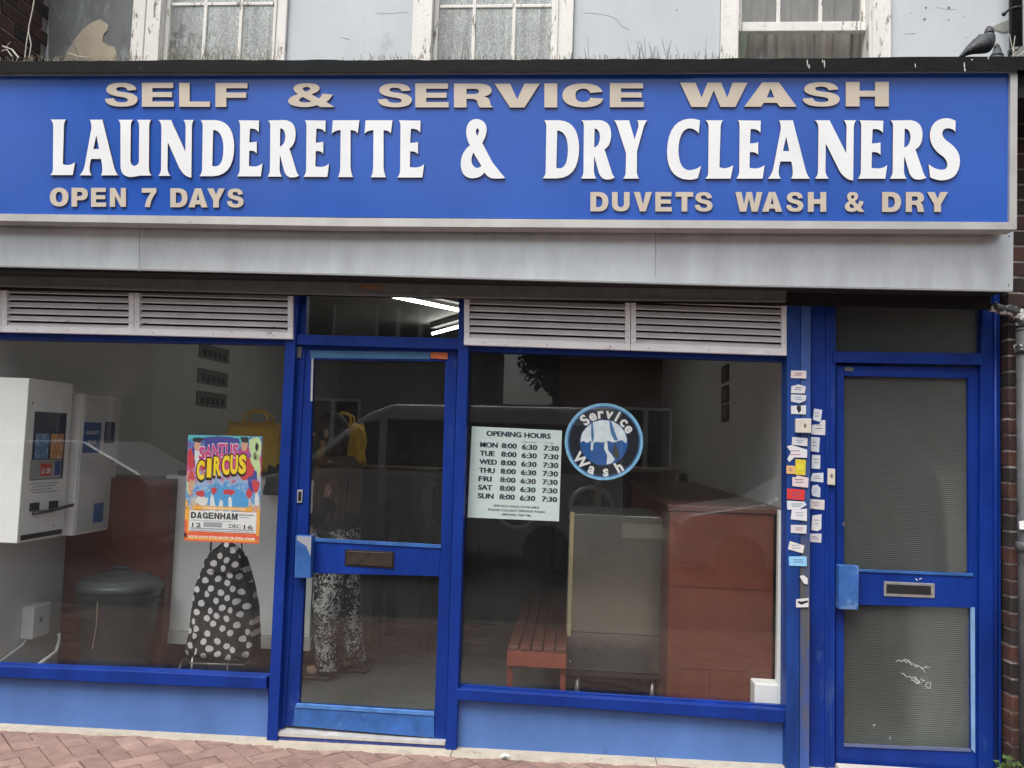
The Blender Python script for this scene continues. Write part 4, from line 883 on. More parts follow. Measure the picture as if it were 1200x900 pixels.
add('lettering', b, mat('sticker_white', (.75, .75, .75), .5), rs)

# circus poster
po = thing('circus_poster', (P(261, 572, .012).x, .012, P(261, 636, .012).z), 'bright circus poster with big yellow lettering taped inside the left shop window', 'poster')
qp = quadmap((220.5, 509.5), (307.5, 511.5), (303.5, 637.5), (215.5, 633.5), .0100)
def bg_mat():
    M = bpy.data.materials.new('poster_print'); M.use_nodes = True; t = M.node_tree; pb = t.nodes['Principled BSDF']; pb.inputs['Roughness'].default_value = .45
    g = t.nodes.new('ShaderNodeNewGeometry'); mp = t.nodes.new('ShaderNodeMapping'); p0 = qp(0, 1); p1 = qp(1, 0)
    mp.vector_type = 'TEXTURE'; mp.inputs['Location'].default_value = p0; mp.inputs['Scale'].default_value = (p1.x-p0.x, 1, p1.z-p0.z)
    sx = t.nodes.new('ShaderNodeSeparateXYZ'); n = t.nodes.new('ShaderNodeTexNoise'); n.inputs['Scale'].default_value = 34; n.inputs['Detail'].default_value = 3
    t.links.new(g.outputs['Position'], mp.inputs[0]); t.links.new(mp.outputs[0], sx.inputs[0]); t.links.new(g.outputs['Position'], n.inputs[0])
    ad = t.nodes.new('ShaderNodeMath'); ad.operation = 'MULTIPLY_ADD'; ad.inputs[1].default_value = .5; t.links.new(n.outputs[0], ad.inputs[0]); t.links.new(sx.outputs[2], ad.inputs[2])
    sb = t.nodes.new('ShaderNodeMath'); sb.operation = 'SUBTRACT'; sb.inputs[1].default_value = .25; t.links.new(ad.outputs[0], sb.inputs[0])
    cr = t.nodes.new('ShaderNodeValToRGB'); el = cr.color_ramp.elements
    el[0].position = 0; el[0].color = (.75, .10, .03, 1); el[1].position = 1; el[1].color = (.10, .50, .55, 1)
    for pos, c_ in ((.10, (.80, .16, .04, 1)), (.27, (.75, .22, .04, 1)), (.34, (.55, .55, .50, 1)), (.45, (.07, .28, .62, 1)), (.55, (.35, .50, .70, 1)), (.66, (.55, .12, .22, 1)), (.78, (.62, .05, .20, 1)), (.88, (.10, .12, .45, 1))):
        e = el.new(pos); e.color = c_
    t.links.new(sb.outputs[0], cr.inputs[0]); t.links.new(cr.outputs[0], pb.inputs['Base Color']); return M
b = MB(); b.prism([qp(0, 0), qp(1, 0), qp(1, 1), qp(0, 1)], .0015); add('sheet', b, bg_mat(), po)
def pq(name, rects, col, dy, poly=False):
    b = MB()
    for r_ in rects:
        if poly: b.poly([qp(u, v, dy) for u, v in r_])
        else: u0, v0, u1, v1 = r_; b.poly([qp(u0, v0, dy), qp(u1, v0, dy), qp(u1, v1, dy), qp(u0, v1, dy)])
    return add(name, b, mat('print_%s_%d' % (name, int(col[0]*100)), col, .5, var=.08, vscale=60), po)
random.seed(4)
def blob(u, v, ru, rv, n=10, j=.25, rot=0): 
    out = []
    for k in range(n):
        a = 2*math.pi*k/n; q = 1+random.uniform(-j, j); x, y = ru*q*math.cos(a), rv*q*math.sin(a)
        out.append((min(.99, max(.01, u+x*math.cos(rot)-y*math.sin(rot))), min(.99, max(.01, v+x*math.sin(rot)+y*math.cos(rot)))))
    return out
pq('top_glow', [blob(.92, .12, .10, .12), blob(.92, .3, .08, .14), blob(.05, .45, .06, .10)], (.55, .70, .35), -.0003, True)
pq('night_tent', [blob(.45, .08, .25, .08), blob(.88, .4, .07, .12), blob(.14, .18, .1, .1)], (.06, .06, .30), -.0004, True)
pq('blue_globe', [blob(.55, .60, .30, .13, 16, .08)], (.08, .34, .66), -.0005, True)
pq('white_costume', [blob(.14, .22, .045, .10), blob(.36, .66, .04, .10), blob(.60, .65, .03, .09), blob(.22, .62, .10, .05), blob(.47, .68, .03, .09), blob(.95, .58, .03, .1)], (.72, .72, .70), -.0006, True)
pq('performer_coat', [blob(.04, .22, .05, .09), blob(.22, .24, .04, .08), blob(.80, .30, .10, .10), blob(.37, .52, .04, .03), blob(.58, .53, .09, .025), blob(.85, .53, .04, .05), blob(.93, .46, .05, .06), blob(.06, .40, .05, .06), blob(.20, .55, .06, .03)], (.60, .05, .06), -.0007, True)
pq('performer_skin', [blob(.13, .095, .045, .055, 12, .05), blob(.76, .085, .045, .06, 12, .05), blob(.06, .5, .03, .08), blob(.95, .72, .04, .1)], (.66, .36, .24), -.0008, True)
pq('dark_hat', [blob(.13, .045, .075, .025), blob(.76, .035, .06, .03), blob(.93, .10, .02, .04)], (.03, .025, .03), -.0009, True)
pq('warm_border', [(0, .68, .06, 1), (.96, .68, 1, 1), (.0, .955, 1, 1), (0, .62, .03, .7), (.1, .665, .9, .70)], (.85, .42, .05), -.0009)
pq('orange_band', [(0, .925, 1, .965), (0, .985, 1, 1), (0, .80, .035, .98)], (.80, .12, .06), -.0010)
pq('white_panel', [(.06, .71, .955, .905)], (.78, .78, .78), -.0011)
pq('grey_rules', [(.08, .872, .93, .884), (.08, .892, .93, .900), (.08, .800, .62, .806), (.25, .815, .50, .862), (.70, .733, .92, .741), (.73, .755, .86, .763)], (.35, .36, .40), -.0013)
def ptext(name, col, dy, items, off=.04):
    b = MB()
    for s_, u, v, h, w, al in items: put_text(b, s_, lambda a_, c_: qp(a_, c_, dy), u, v, h, w, al, off)
    return add(name, b, mat('print_'+name, col, .5), po)
def slant(name, s_, u0, u1, v0, v1, h, col, dy, arch=0, off=.05, grow=0):
    b = MB(); n = len(s_)
    for i, ch in enumerate(s_):
        f0 = (i+.04)/n; uu = u0+(u1-u0)*f0+((u1-u0)/n*.2 if ch == 'I' else 0); vv = v0+(v1-v0)*(i+.5)/n - arch*math.sin(math.pi*(i+.5)/n)
        put_text(b, ch, lambda a_, c_: qp(a_, c_, dy), uu-grow/2, vv+grow/2, h+grow, (u1-u0)/n*(.55 if ch == 'I' else .92)+grow, 'l', off)
    return add(name, b, mat('print_'+name, col, .5), po)
slant('title_shadow', 'SANTUS', .15, .69, .235, .195, .115, (.70, .62, .66), -.0012, .02, .06, .012)
slant('title', 'SANTUS', .15, .69, .235, .195, .115, (.62, .03, .22), -.0014, .02, .03)
slant('circus_shadow', 'CIRCUS', .125, .80, .425, .345, .165, (.03, .015, .01), -.0015, .02, .08, .022)
slant('circus_word', 'CIRCUS', .13, .80, .42, .34, .165, (.90, .66, .02), -.0017, .02, .05)
ptext('town', (.02, .02, .02), -.0016, [('.', .06, .72, .004, .004, 'l'), ('12', .10, .868, .042, .12, 'l'), ('16', .79, .868, .042, .12, 'l'), ('DEC', .59, .862, .036, .16, 'l'), ('CENTRAL PARK', .72, .741, .011, .20, 'l')], .012)
b = MB(); u_ = .08
for ch_ in 'DAGENHAM':
    (gv, gf), _c = glyph('sans', ch_); gw = .078 if ch_ != 'M' else .086
    vv = [b.bm.verts.new(qp(u_+gw*.90*v[0], .725+.060*v[1], -.0017)) for v in gv]
    for q in gf: b.bm.faces.new([vv[i] for i in q])
    u_ += gw
add('town_name', b, mat('print_town', (.02, .02, .02), .5), po)
ptext('booking_line', (.95, .90, .75), -.0016, [('BOOK NOW 07740 584707 OR 07956 476408', .06, .968, .022, .88, 'l'), ('THE GREATEST FAMILY SHOW IN TOWN', .22, .692, .015, .58, 'l')], .03)

# ------------------------------------------------------------ inside the launderette
XI0, XI1, YB, ZF, ZC = -3.12, 1.03, 6.6, .055, 2.62
def S_(name, mb_, m_): return tag(add(name, mb_, m_), kind='structure')
S_('shop_floor', MB().box((-3.2, .02, -.1), (2.3, YB+.2, ZF)), lino)
S_('ceiling', MB().box((-3.2, .03, ZC), (2.3, YB+.2, ZC+.1)), mat('ceiling_grey', (.34, .34, .32), .8, var=.05))
S_('wall', MB().box((XI0-.15, .03, ZF), (XI0, YB, ZC)), wallc)
S_('wall', MB().box((XI1, .03, ZF), (XI1+.10, YB, ZC)), wallc)
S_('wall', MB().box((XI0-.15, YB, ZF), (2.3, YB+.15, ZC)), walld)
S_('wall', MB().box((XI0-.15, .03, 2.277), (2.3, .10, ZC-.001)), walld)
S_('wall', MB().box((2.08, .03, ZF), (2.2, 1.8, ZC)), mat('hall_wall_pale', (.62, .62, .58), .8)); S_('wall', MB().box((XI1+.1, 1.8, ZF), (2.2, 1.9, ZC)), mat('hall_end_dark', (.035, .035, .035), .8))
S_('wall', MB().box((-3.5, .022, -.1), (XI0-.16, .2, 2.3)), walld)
# dark coat on the hall wall behind the side door
b = MB(); c = P(1075, 610, .25); b.lathe([(.02, c.z+.28), (.06, c.z+.22), (.09, c.z+.1), (.10, c.z-.1), (.11, c.z-.30), (.10, c.z-.36)], (c.x, .16, 0), 14, sy=.6)
tag(add('hanging_coat', b, mat('black_coat', (.01, .01, .011), .9)), 'dark coat shape dimly seen through the upper ribbed glass of the side door', 'coat')
# made-up pale board, added to lighten the right of the side door glass
tag(add('added_pale_board', MB().box((1.78, .50, ZF), (2.07, .56, 1.46), .01), mat('added_pale_board', (.46, .46, .42), .8)), 'added pale board lightening the right edge of the side door glass', 'board')
# strip lights
for a_, c_, lab in (((455, 346), (560, 368), 'long lit fluorescent tube behind the fanlight over the shop door'), ((507, 391), (560, 376.5), 'short lit fluorescent tube lower in the fanlight over the shop door')):
    p, q = PZ(*a_, ZC-.10), PZ(*c_, ZC-.10)
    t_ = thing('strip_light', (p+q)/2, lab, 'light'); d = (q-p)
    add('tube', MB().tube([p, q], .013, 10), emit('tube_glow', (1, .98, .93), 9), t_)
    up_ = Vector((0, 0, .05)); s = d.normalized().cross(Vector((0, 0, 1)))*.03
    b = MB(); w_ = [p+s+up_, q+s+up_, q-s+up_, p-s+up_]; b.poly(w_); b.poly([x+Vector((0, 0, .048)) for x in w_][::-1])
    for i in range(4): b.poly([w_[i], w_[(i+1) % 4], w_[(i+1) % 4]+Vector((0, 0, .048)), w_[i]+Vector((0, 0, .048))])
    add('batten', b, mat('batten_grey', (.12, .12, .12), .6), t_)
# soap dispensers on the left wall
def facing(xw, y0, y1, z0, z1): return (xw, y0, y1, z0, z1)
a = P(30, 443, .05); zt = a.z; XD = P(27, 540, .05).x; zb = P(21, 637, .05).z; y0 = .05; y1 = (XD/((80-677.6)/1000))*1.0-4.2
y1 = PX(80, 540, XD).y
d1 = thing('soap_dispenser', (XD-.15, .2, zb), 'large white coin operated powder dispenser nearest the glass on the left wall', 'dispenser')
add('cabinet', MB().box((XI0+.004, y0, zb), (XD, y1, zt), .004), wplastic, d1)
L = y1-y0
def on1(u0, v0, u1, v1, d=.002, XX=None, yy0=y0, LL=L, zz=(zb, zt)):
    XX = XD if XX is None else XX; return ((XX-.001, yy0+LL*u0, zz[1]-(zz[1]-zz[0])*v1), (XX+d, yy0+LL*u1, zz[1]-(zz[1]-zz[0])*v0))
add('window_recess', MB().box(*on1(.17, .20, .88, .625, .003)), mat('dark_blue_print', (.02, .03, .07), .3), d1)
add('price_plate', MB().box(*on1(.14, .50, .82, .62, .004)), mat('grey_plate', (.33, .34, .33), .4), d1)
for u, col in ((.22, (.10, .22, .42)), (.56, (.62, .28, .10))):
    k = add('soap_packet', MB().box(*on1(u, .335, u+.27, .495, .008), .002), mat('packet_%d' % int(u*100), col, .35, var=.5, vscale=45, col2=(.6, .62, .62), c2amt=.55, c2scale=40), d1)
add('red_price_sticker', MB().box(*on1(.36, .525, .60, .60, .0055)), mat('price_red', (.55, .05, .03), .5), d1); add('blue_sticker', MB().box(*on1(.68, .51, .80, .60, .0055)), mat('sticker_navy', (.02, .05, .25), .5), d1)
def side_text(s_, XX, yc, z, h, w, m, par):
    b = MB(); vs, fs, tw = txt(s_, .03); k = h/.72; kw = w/tw
    vv = [b.bm.verts.new((XX, yc-w/2+v[0]*kw, z+v[1]*k)) for v in vs]
    for q in fs: b.bm.faces.new([vv[i] for i in q])
    return add('lettering', b, m, par)
side_text('£1.00', XD+.006, y0+L*.48, zt-(zt-zb)*.585, .028, L*.2, white_l, d1)
b = MB()
for k in range(4): b.box(*on1(.18+.05*(k % 2), .645+k*.018, .80-.07*(k % 3), .651+k*.018, .002))
add('instructions', b, mat('faint_grey_print', (.40, .40, .40), .6), d1)
for u in (.2, .62): add('coin_slot', MB().box(*on1(u, .765, u+.20, .815, .004)), dark, d1)
b = MB(); zc_ = zt-(zt-zb)*.815; b.tube([(XD+.012, y0+L*.25, zc_-.012), (XD+.03, y0+L*.55, zc_-.005), (XD+.03, y0+L*1.06, zc_+.012)], .010, 8); add('slide_handle', b, mat('dark_metal', (.08, .08, .08), .35, metal=.7), d1)
add('tray_slot', MB().box(*on1(.06, .955, .95, .985, .004)), dark, d1)
for u, v in ((.1, .15), (.07, .69), (.75, .925)): add('key_lock', MB().lathe([(.005, XD), (.005, XD+.004)], (0, y0+L*u, zt-(zt-zb)*v), 8, axis='x'), chrome, d1)
XE = XD+.02; y2 = PX(91, 540, XE).y; y3 = PX(137, 540, XE).y
y2 = max(y2, y1+.02); zt2 = P(92, 461, y2).z; zb2 = P(84, 628, y2).z
d2 = thing('soap_dispenser', (XE-.15, (y2+y3)/2, zb2), 'smaller white quality soap cabinet, farther along the left wall', 'dispenser')
add('cabinet', MB().box((XI0+.004, y2, zb2), (XE, y3, zt2), .004), wplastic, d2)
L2 = y3-y2; o2 = dict(XX=XE, yy0=y2, LL=L2, zz=(zb2, zt2))
add('door_panel', MB().box(*on1(.05, .03, .95, .98, .004, **o2), .002), mat('grey_enamel', (.68, .69, .68), .35, var=.04), d2)
add('blue_label', MB().box(*on1(.08, .20, .50, .42, .006, **o2)), mat('label_blue', (.02, .08, .30), .5), d2)
for k, s_ in enumerate(('QUALITY', 'SOAP')): side_text(s_, XE+.0075, y2+L2*.29, zt2-(zt2-zb2)*(.285+.07*k), .020, L2*(.34, .22)[k], white_l, d2)
add('small_label', MB().box(*on1(.60, .19, .86, .35, .006, **o2)), mat('small_label_dark', (.05, .04, .12), .5, var=.8, vscale=60), d2)
add('key_lock', MB().lathe([(.007, XE+.004), (.007, XE+.009)], (0, y2+L2*.84, zt2-(zt2-zb2)*.49), 10, axis='x'), chrome, d2)
add('outlet_flap', MB().box(*on1(.45, .79, .70, .93, .006, **o2)), mat('outlet_blue', (.05, .16, .42), .4), d2)
# socket with cable
c0, c1 = P(24, 712, .30), P(56, 750, .30)
so = thing('switch_box', (XI0+.05, .3, c1.z), 'small white electrical switch box low on the left wall with a cable', 'switch box')
yA = PX(38, 730, XI0+.07).y; yB = PX(55, 730, XI0+.07).y
add('box', MB().box((XI0+.002, yA, P(40, 750, yA).z), (XI0+.075, yB+.02, P(40, 711, yA).z), .006), wplastic, so)
add('switch', MB().box((XI0+.074, yA+.05, P(48, 732, yA).z), (XI0+.082, yA+.07, P(48, 726, yA).z), .001), mat('switch_grey', (.25, .25, .25), .4), so)
b = MB(); zq = P(40, 750, yA).z; b.tube([(XI0+.03, yA+.02, zq), (XI0+.03, yA-.02, zq-.03), (XI0+.02, yA-.15, zq-.07), (XI0+.02, yA-.4, zq-.12)], .006, 6)
add('cable', b, wplastic, so)
b = MB(); q0 = P(52, 776, .12); b.tube([q0+Vector((-.03, -.02, -.02)), P(58, 770, .25), P(66, 764, .4), P(70, 750, .5), P(69, 742, .5)], .011, 8); 
tag(add('waste_pipe', b, mat('grey_pipe', (.36, .36, .35), .5)), 'grey waste pipe elbow at the bottom left corner of the left shop window', 'pipe')
# red-brown partition, white folding counter
ya = PX(72, 700, XI0).y
b = MB(); b.box((XI0+.002, ya, ZF), (P(199, 600, ya).x, ya+.35, P(150, 560, ya).z), .004)
rc = add('red_brown_partition', b, redbrown); tag(rc, 'low red brown partition panel behind the grey bin', 'partition')
yc = .95; tl, tr_, = P(205, 551, yc), P(372, 556, yc)
b = MB(); zlow = P(260, 742, yc).z; ztop = P(205, 551, yc).z
wc_ = thing('white_counter', ((tl.x+tr_.x)/2, yc, ZF), 'long white counter cabinet behind the polka dot trolley', 'counter')
add('cabinet', MB().box((P(189, 650, yc).x, yc, zlow), (tr_.x, yc+.55, ztop-.03), .004), mat('counter_white', (.82, .84, .82), .45, var=.04), wc_)
add('kick_panel', MB().box((P(187, 650, yc).x, yc-.012, P(260, 757, yc).z), (tr_.x+.01, yc+.5, zlow-.002), .003), mat('kick_white', (.60, .60, .56), .5), wc_)
add('plinth', MB().box((P(200, 650, yc).x, yc+.05, ZF), (tr_.x-.02, yc+.5, P(260, 757, yc).z-.002)), dark, wc_)
add('worktop', MB().box((P(203, 650, yc).x, yc-.015, ztop-.028), (tr_.x+.02, yc+.57, ztop), .004), mat('dark_worktop', (.05, .05, .05), .4), wc_)
# bin
yb_ = .50; rb_ = (P(185, 700, yb_+.2).x-P(93, 700, yb_+.2).x)/2*.98; cb = P(139, 720, yb_+rb_); zt_ = P(139, 694, yb_).z
bn = thing('dustbin', (cb.x, yb_+rb_, ZF), 'round dark grey plastic dustbin with domed lid inside the left window', 'bin')
C0 = (cb.x, yb_+rb_, 0)
add('bin_body', MB().lathe([(rb_*.78, ZF+.01), (rb_*.80, ZF+.03), (rb_*.93, zt_-.06), (rb_*.96, zt_-.055), (rb_*.96, zt_-.03), (rb_*.94, zt_)], C0, 36), dplastic, bn)
ld = add('lid', MB().lathe([(rb_*1.0, zt_-.022), (rb_*1.03, zt_-.02), (rb_*1.02, zt_+.012), (rb_*.95, zt_+.022), (rb_*.93, zt_+.024), (rb_*.90, zt_+.040), (rb_*.84, zt_+.042), (rb_*.62, zt_+.064), (rb_*.58, zt_+.060), (rb_*.3, zt_+.078), (.01, zt_+.082)], C0, 36), mat('lid_grey_plastic', (.07, .078, .085), .4, var=.1), bn)
b = MB(); b.tube([(C0[0]-.06, C0[1], zt_+.074), (C0[0]-.045, C0[1], zt_+.098), (C0[0]+.045, C0[1], zt_+.098), (C0[0]+.06, C0[1], zt_+.074)], .009, 8); add('lid_handle', b, dplastic, bn)
b = MB(); b.tube([(C0[0]-.01, C0[1]-rb_*.94, zt_-.03), (C0[0]-.012, C0[1]-rb_*.9, zt_-.20), (C0[0]-.03, C0[1]-rb_*.87, zt_-.33)], .003, 5); add('drawstring', b, mat('string_tan', (.35, .27, .2), .9), bn)
for s in (-1, 1): add('side_grip', MB().box((C0[0]+s*rb_*.9, C0[1]-.035, zt_-.09), (C0[0]+s*rb_*1.0, C0[1]+.035, zt_-.07), .006), dplastic, bn)
# polka dot trolley
yt = .42; tr = thing('shopping_trolley', (P(253, 720, yt).x, yt+.1, ZF), 'black shopping trolley bag with white polka dots beside the bin', 'trolley')
dots = bpy.data.materials.new('polka_dot_cloth'); dots.use_nodes = True; t = dots.node_tree; pb = t.nodes['Principled BSDF']; pb.inputs['Roughness'].default_value = .75
g = t.nodes.new('ShaderNodeNewGeometry'); mp = t.nodes.new('ShaderNodeMapping'); mp.inputs['Scale'].default_value = (1, .35, 1); mp.inputs['Rotation'].default_value = (0, R(22), 0)
nz = t.nodes.new('ShaderNodeTexNoise'); nz.inputs['Scale'].default_value = 9; vm = t.nodes.new('ShaderNodeVectorMath'); vm.operation = 'MULTIPLY_ADD'; vm.inputs[1].default_value = (.05, .0, .05)
vo = t.nodes.new('ShaderNodeTexVoronoi'); vo.inputs['Scale'].default_value = 17.5; vo.inputs['Randomness'].default_value = .38
t.links.new(g.outputs['Position'], mp.inputs[0]); t.links.new(g.outputs['Position'], nz.inputs[0]); t.links.new(nz.outputs['Color'], vm.inputs[0]); t.links.new(mp.outputs[0], vm.inputs[2]); t.links.new(vm.outputs[0], vo.inputs['Vector'])
vo.voronoi_dimensions = '2D'
mp.inputs['Rotation'].default_value = (R(-90), 0, 0); mp2 = t.nodes.new('ShaderNodeMapping'); mp2.inputs['Rotation'].default_value = (0, 0, R(28)); t.links.new(vm.outputs[0], mp2.inputs[0]); t.links.new(mp2.outputs[0], vo.inputs['Vector'])
lt = t.nodes.new('ShaderNodeMath'); lt.operation = 'LESS_THAN'; lt.inputs[1].default_value = .30; t.links.new(vo.outputs['Distance'], lt.inputs[0])
mx = t.nodes.new('ShaderNodeMix'); mx.data_type = 'RGBA'; mx.inputs[6].default_value = (.018, .017, .018, 1); mx.inputs[7].default_value = (.62, .60, .60, 1); t.links.new(lt.outputs[0], mx.inputs[0]); t.links.new(mx.outputs[2], pb.inputs['Base Color'])
prof = [(772, 213, 293), (765, 212, 294), (745, 214, 294), (715, 217, 293), (690, 224, 290), (668, 232, 286), (655, 238, 283), (646, 246, 279), (641, 254, 274), (637, 258, 271)]
b = MB(); pr = None; random.seed(2)
for py, xa, xb in prof:
    A, B = P(xa, py, yt), P(xb, py, yt); hw = (B.x-A.x)/2; cx = (A.x+B.x)/2; dp = hw*.55; rg = []
    for k in range(40):
        a_ = 2*math.pi*k/40; e = .55; ca, sa = math.cos(a_), math.sin(a_)
        x = math.copysign(abs(ca)**e, ca)*hw; y = math.copysign(abs(sa)**e, sa)*dp
        wr = .012*math.sin(x*60+py*.21)+.007*math.sin(x*130+py*.5); rg.append(b.bm.verts.new((cx+x, yt+dp+y+wr*(1 if y < 0 else 0), (A.z+B.z)/2+.004*math.sin(a_*5))))
    if pr:
        for k in range(40): f = b.bm.faces.new([pr[k], pr[(k+1) % 40], rg[(k+1) % 40], rg[k]]); f.smooth = True
    else: b.bm.faces.new(rg[::-1])
    pr = rg
b.bm.faces.new(pr); add('polka_dot_bag', b, dots, tr)
# flap closed over the mouth of the bag
b = MB(); b.prism(pp([(241, 668), (243, 652), (250, 643), (257, 648), (267, 648), (275, 642), (281, 652), (283, 668), (262, 673)], yt-.012), .015, .004); add('bag_flap', b, dots, tr)
b = MB()
for xa, xb in ((247.5, 246), (283, 285)): b.tube([P(xa, 560, yt+.16), P(xa, 634, yt+.14), P(xb, 660, yt+.13), P(xb-4, 792, yt+.15)], .006, 8)
b.tube([P(247.5, 560, yt+.16), P(265, 556, yt+.16), P(283, 560, yt+.16)], .008, 8); add('handle_frame', b, blackm, tr)
b = MB()
for xx in (226, 268): b.tube([P(xx, 768, yt+.05), P(xx-3, 800, yt+.03)], .005, 6)
b.tube([P(222, 777, yt+.02), P(285, 779, yt+.02)], .004, 6); add('foot_frame', b, steel, tr)
for xx in (215, 290): 
    w_ = P(xx, 800, yt+.22); add('wheel', MB().lathe([(.03, w_.x-.012), (.075, w_.x-.012), (.08, w_.x), (.075, w_.x+.012), (.03, w_.x+.012)], (0, w_.y, ZF+.08), 20, axis='x'), blackm, tr)
# bags on the counters
def bag(name, px0, px1, py0, py1, Y, m_, label, handles=True, tie=0):
    b = MB(); A, B = P(px0, py1, Y), P(px1, py0, Y); w_ = B.x-A.x; h_ = B.z-A.z; rows = []
    for j in range(9):
        v = j/8; rg = []
        for k in range(28):
            a_ = 2*math.pi*k/28; ca, sa = math.cos(a_), math.sin(a_); e = .6
            hw = w_/2*(.9+.1*math.sin(v*3))*(1-.10*v); dp = .14*(1-.55*v)
            x = math.copysign(abs(ca)**e, ca)*hw; y = math.copysign(abs(sa)**e, sa)*dp
            rg.append(b.bm.verts.new((A.x+w_/2+x+.01*math.sin(v*9+k), Y+.15+y+.012*math.sin(k*1.9+v*5), A.z+h_*v+(.02*math.sin(k*.9) if j == 8 else 0))))
        rows.append(rg)
    for j in range(8):
        for k in range(28): b.bm.faces.new([rows[j][k], rows[j][(k+1) % 28], rows[j+1][(k+1) % 28], rows[j+1][k]]).smooth = True
    b.bm.faces.new(rows[0][::-1]); b.bm.faces.new(rows[-1])
    t_ = add(name, b, m_); tag(t_, label, 'bag')
    if handles:
        hb_ = MB(); cx = A.x+w_/2
        for yy in (.1, .2): hb_.tube([(cx-w_*.2, Y+yy, B.z-.02), (cx-w_*.17, Y+yy, B.z+.06), (cx, Y+yy, B.z+.09), (cx+w_*.17, Y+yy, B.z+.06), (cx+w_*.2, Y+yy, B.z-.02)], .008, 6)
        add('handle_loop', hb_, m_, t_)
    return t_
yel = mat('yellow_laundry_bag', (.90, .56, .03), .5, var=.15, vscale=9, bump=.3, bscale=20)
bag('laundry_bag', 250, 331, 497, 551, 1.1, yel, 'yellow laundry bag on the white counter, left of the shop door')
bag('laundry_bag', 366, 424, 498, 546, 1.7, yel, 'yellow laundry bag on the dark counter seen through the shop door')
bag('shoulder_bag', 303, 334, 549, 580, .80, mat('black_bag', (.02, .02, .022), .6), 'black shoulder bag at the right end of the white counter', False)
# dark counter with legs behind the door
tb = thing('dark_counter', (-1.3, 1.9, ZF), 'tall dark wooden counter with plain legs seen through the shop door', 'table'); yk = 1.7
wood = mat('dark_wood', (.055, .036, .024), .5, var=.3, vscale=9)
zt3 = P(430, 547, yk).z; xa, xb = P(372, 560, yk).x, P(512, 560, yk).x
add('table_top', MB().box((xa, yk, zt3-.05), (xb, yk+.6, zt3), .005), wood, tb)
for x_ in (xa+.03, (xa+xb)/2, xb-.09):
    for y_ in (yk+.03, yk+.5): add('leg', MB().box((x_, y_, ZF), (x_+.06, y_+.05, zt3-.052), .003), wood, tb)
# washing machines along the left wall and at the back
def washer(x, y, rz, label, m_, drum=.19, h=1.05, w=.68, d=.7, grp='washing machines'):
    t_ = thing('washing_machine', (x, y, ZF), label, 'washing machine', grp, rz)
    add('casing', MB().box((-w/2, 0, 0), (w/2, d, h), .01), m_, t_, local=True)
    add('control_panel', MB().box((-w/2+.03, -.008, h-.16), (w/2-.03, -.001, h-.03), .002), mat('panel_dark', (.05, .055, .06), .4), t_, local=True)
    b = MB(); b.lathe([(drum, -.03), (drum+.035, -.035), (drum+.05, -.012), (drum+.05, 0)], (0, 0, h*.47), 28, axis='y'); add('door_ring', b, steel, t_, local=True)
    b = MB(); b.lathe([(.01, -.045), (drum*.6, -.04), (drum, -.028)], (0, 0, h*.47), 24, axis='y'); add('door_glass', b, mat('dark_port', (.01, .012, .014), .08), t_, local=True)
    b = MB(); b.tube([(drum+.035, -.03, h*.47-.04), (drum+.05, -.06, h*.47), (drum+.035, -.03, h*.47+.04)], .008, 6); add('door_handle', b, chrome, t_, local=True)
    return t_
wg = mat('washer_grey', (.22, .23, .22), .4, var=.06)
names = ['washing machine on the left wall, first beyond the white counter', 'washing machine on the left wall, second beyond the white counter', 'washing machine on the left wall, third beyond the white counter', 'washing machine in the far left corner of the launderette']
for i in range(4): washer(XI0+.72, 2.1+i*.75, R(90), names[i], wg)
for i, lb2 in enumerate(('big dark dryer at the back, left of three', 'big dark dryer at the back, the middle one of three', 'big dark dryer at the back wall behind the bench')):
    washer(-1.55+i*.86, YB-.78, 0, lb2, mat('dryer_dark', (.07, .075, .075), .35), .24, 1.55, .82, .75, 'dryers at the back wall')
# notices on the side walls
nb = mat('notice_black', (.02, .02, .02), .5)
for k, zz in enumerate((2.22, 2.00, 1.80)):
    t_ = add('wall_notice', MB().box((XI0+.001, PX(231, 440, XI0).y, PX(248, (413, 442, 468)[k]+9, XI0).z), (XI0+.012, PX(266, 440, XI0).y, PX(248, (413, 442, 468)[k]-8, XI0).z), .002), mat('notice_faded', (.17, .17, .16), .6)); [add('notice_print', MB().box((XI0+.0121, t_.location.y-.20+q7*.10-.03, t_.location.z+.02), (XI0+.014, t_.location.y-.20+q7*.10+.03, t_.location.z+.075)), nb, t_) for q7 in range(5)]; tag(t_, ('top', 'middle', 'bottom')[k]+' dark notice of the three on the left inside wall', 'notice', 'dark notices on the left inside wall')
for k, py in enumerate((438, 462, 484)):
    q_ = PX(851, py, XI1); zz = q_.z; t_ = add('picture_frame', MB().box((XI1-.014, q_.y-.13, zz-.06), (XI1-.001, q_.y+.13, zz+.06), .003), nb); tag(t_, ('top', 'middle', 'lowest')[k]+' small dark framed notice on the right inside wall', 'frame', 'framed notices on the right inside wall')
    add('picture', MB().box((XI1-.016, q_.y-.09, zz-.035), (XI1-.0135, q_.y+.09, zz+.035)), mat('notice_grey', (.12, .12, .12), .6), t_)
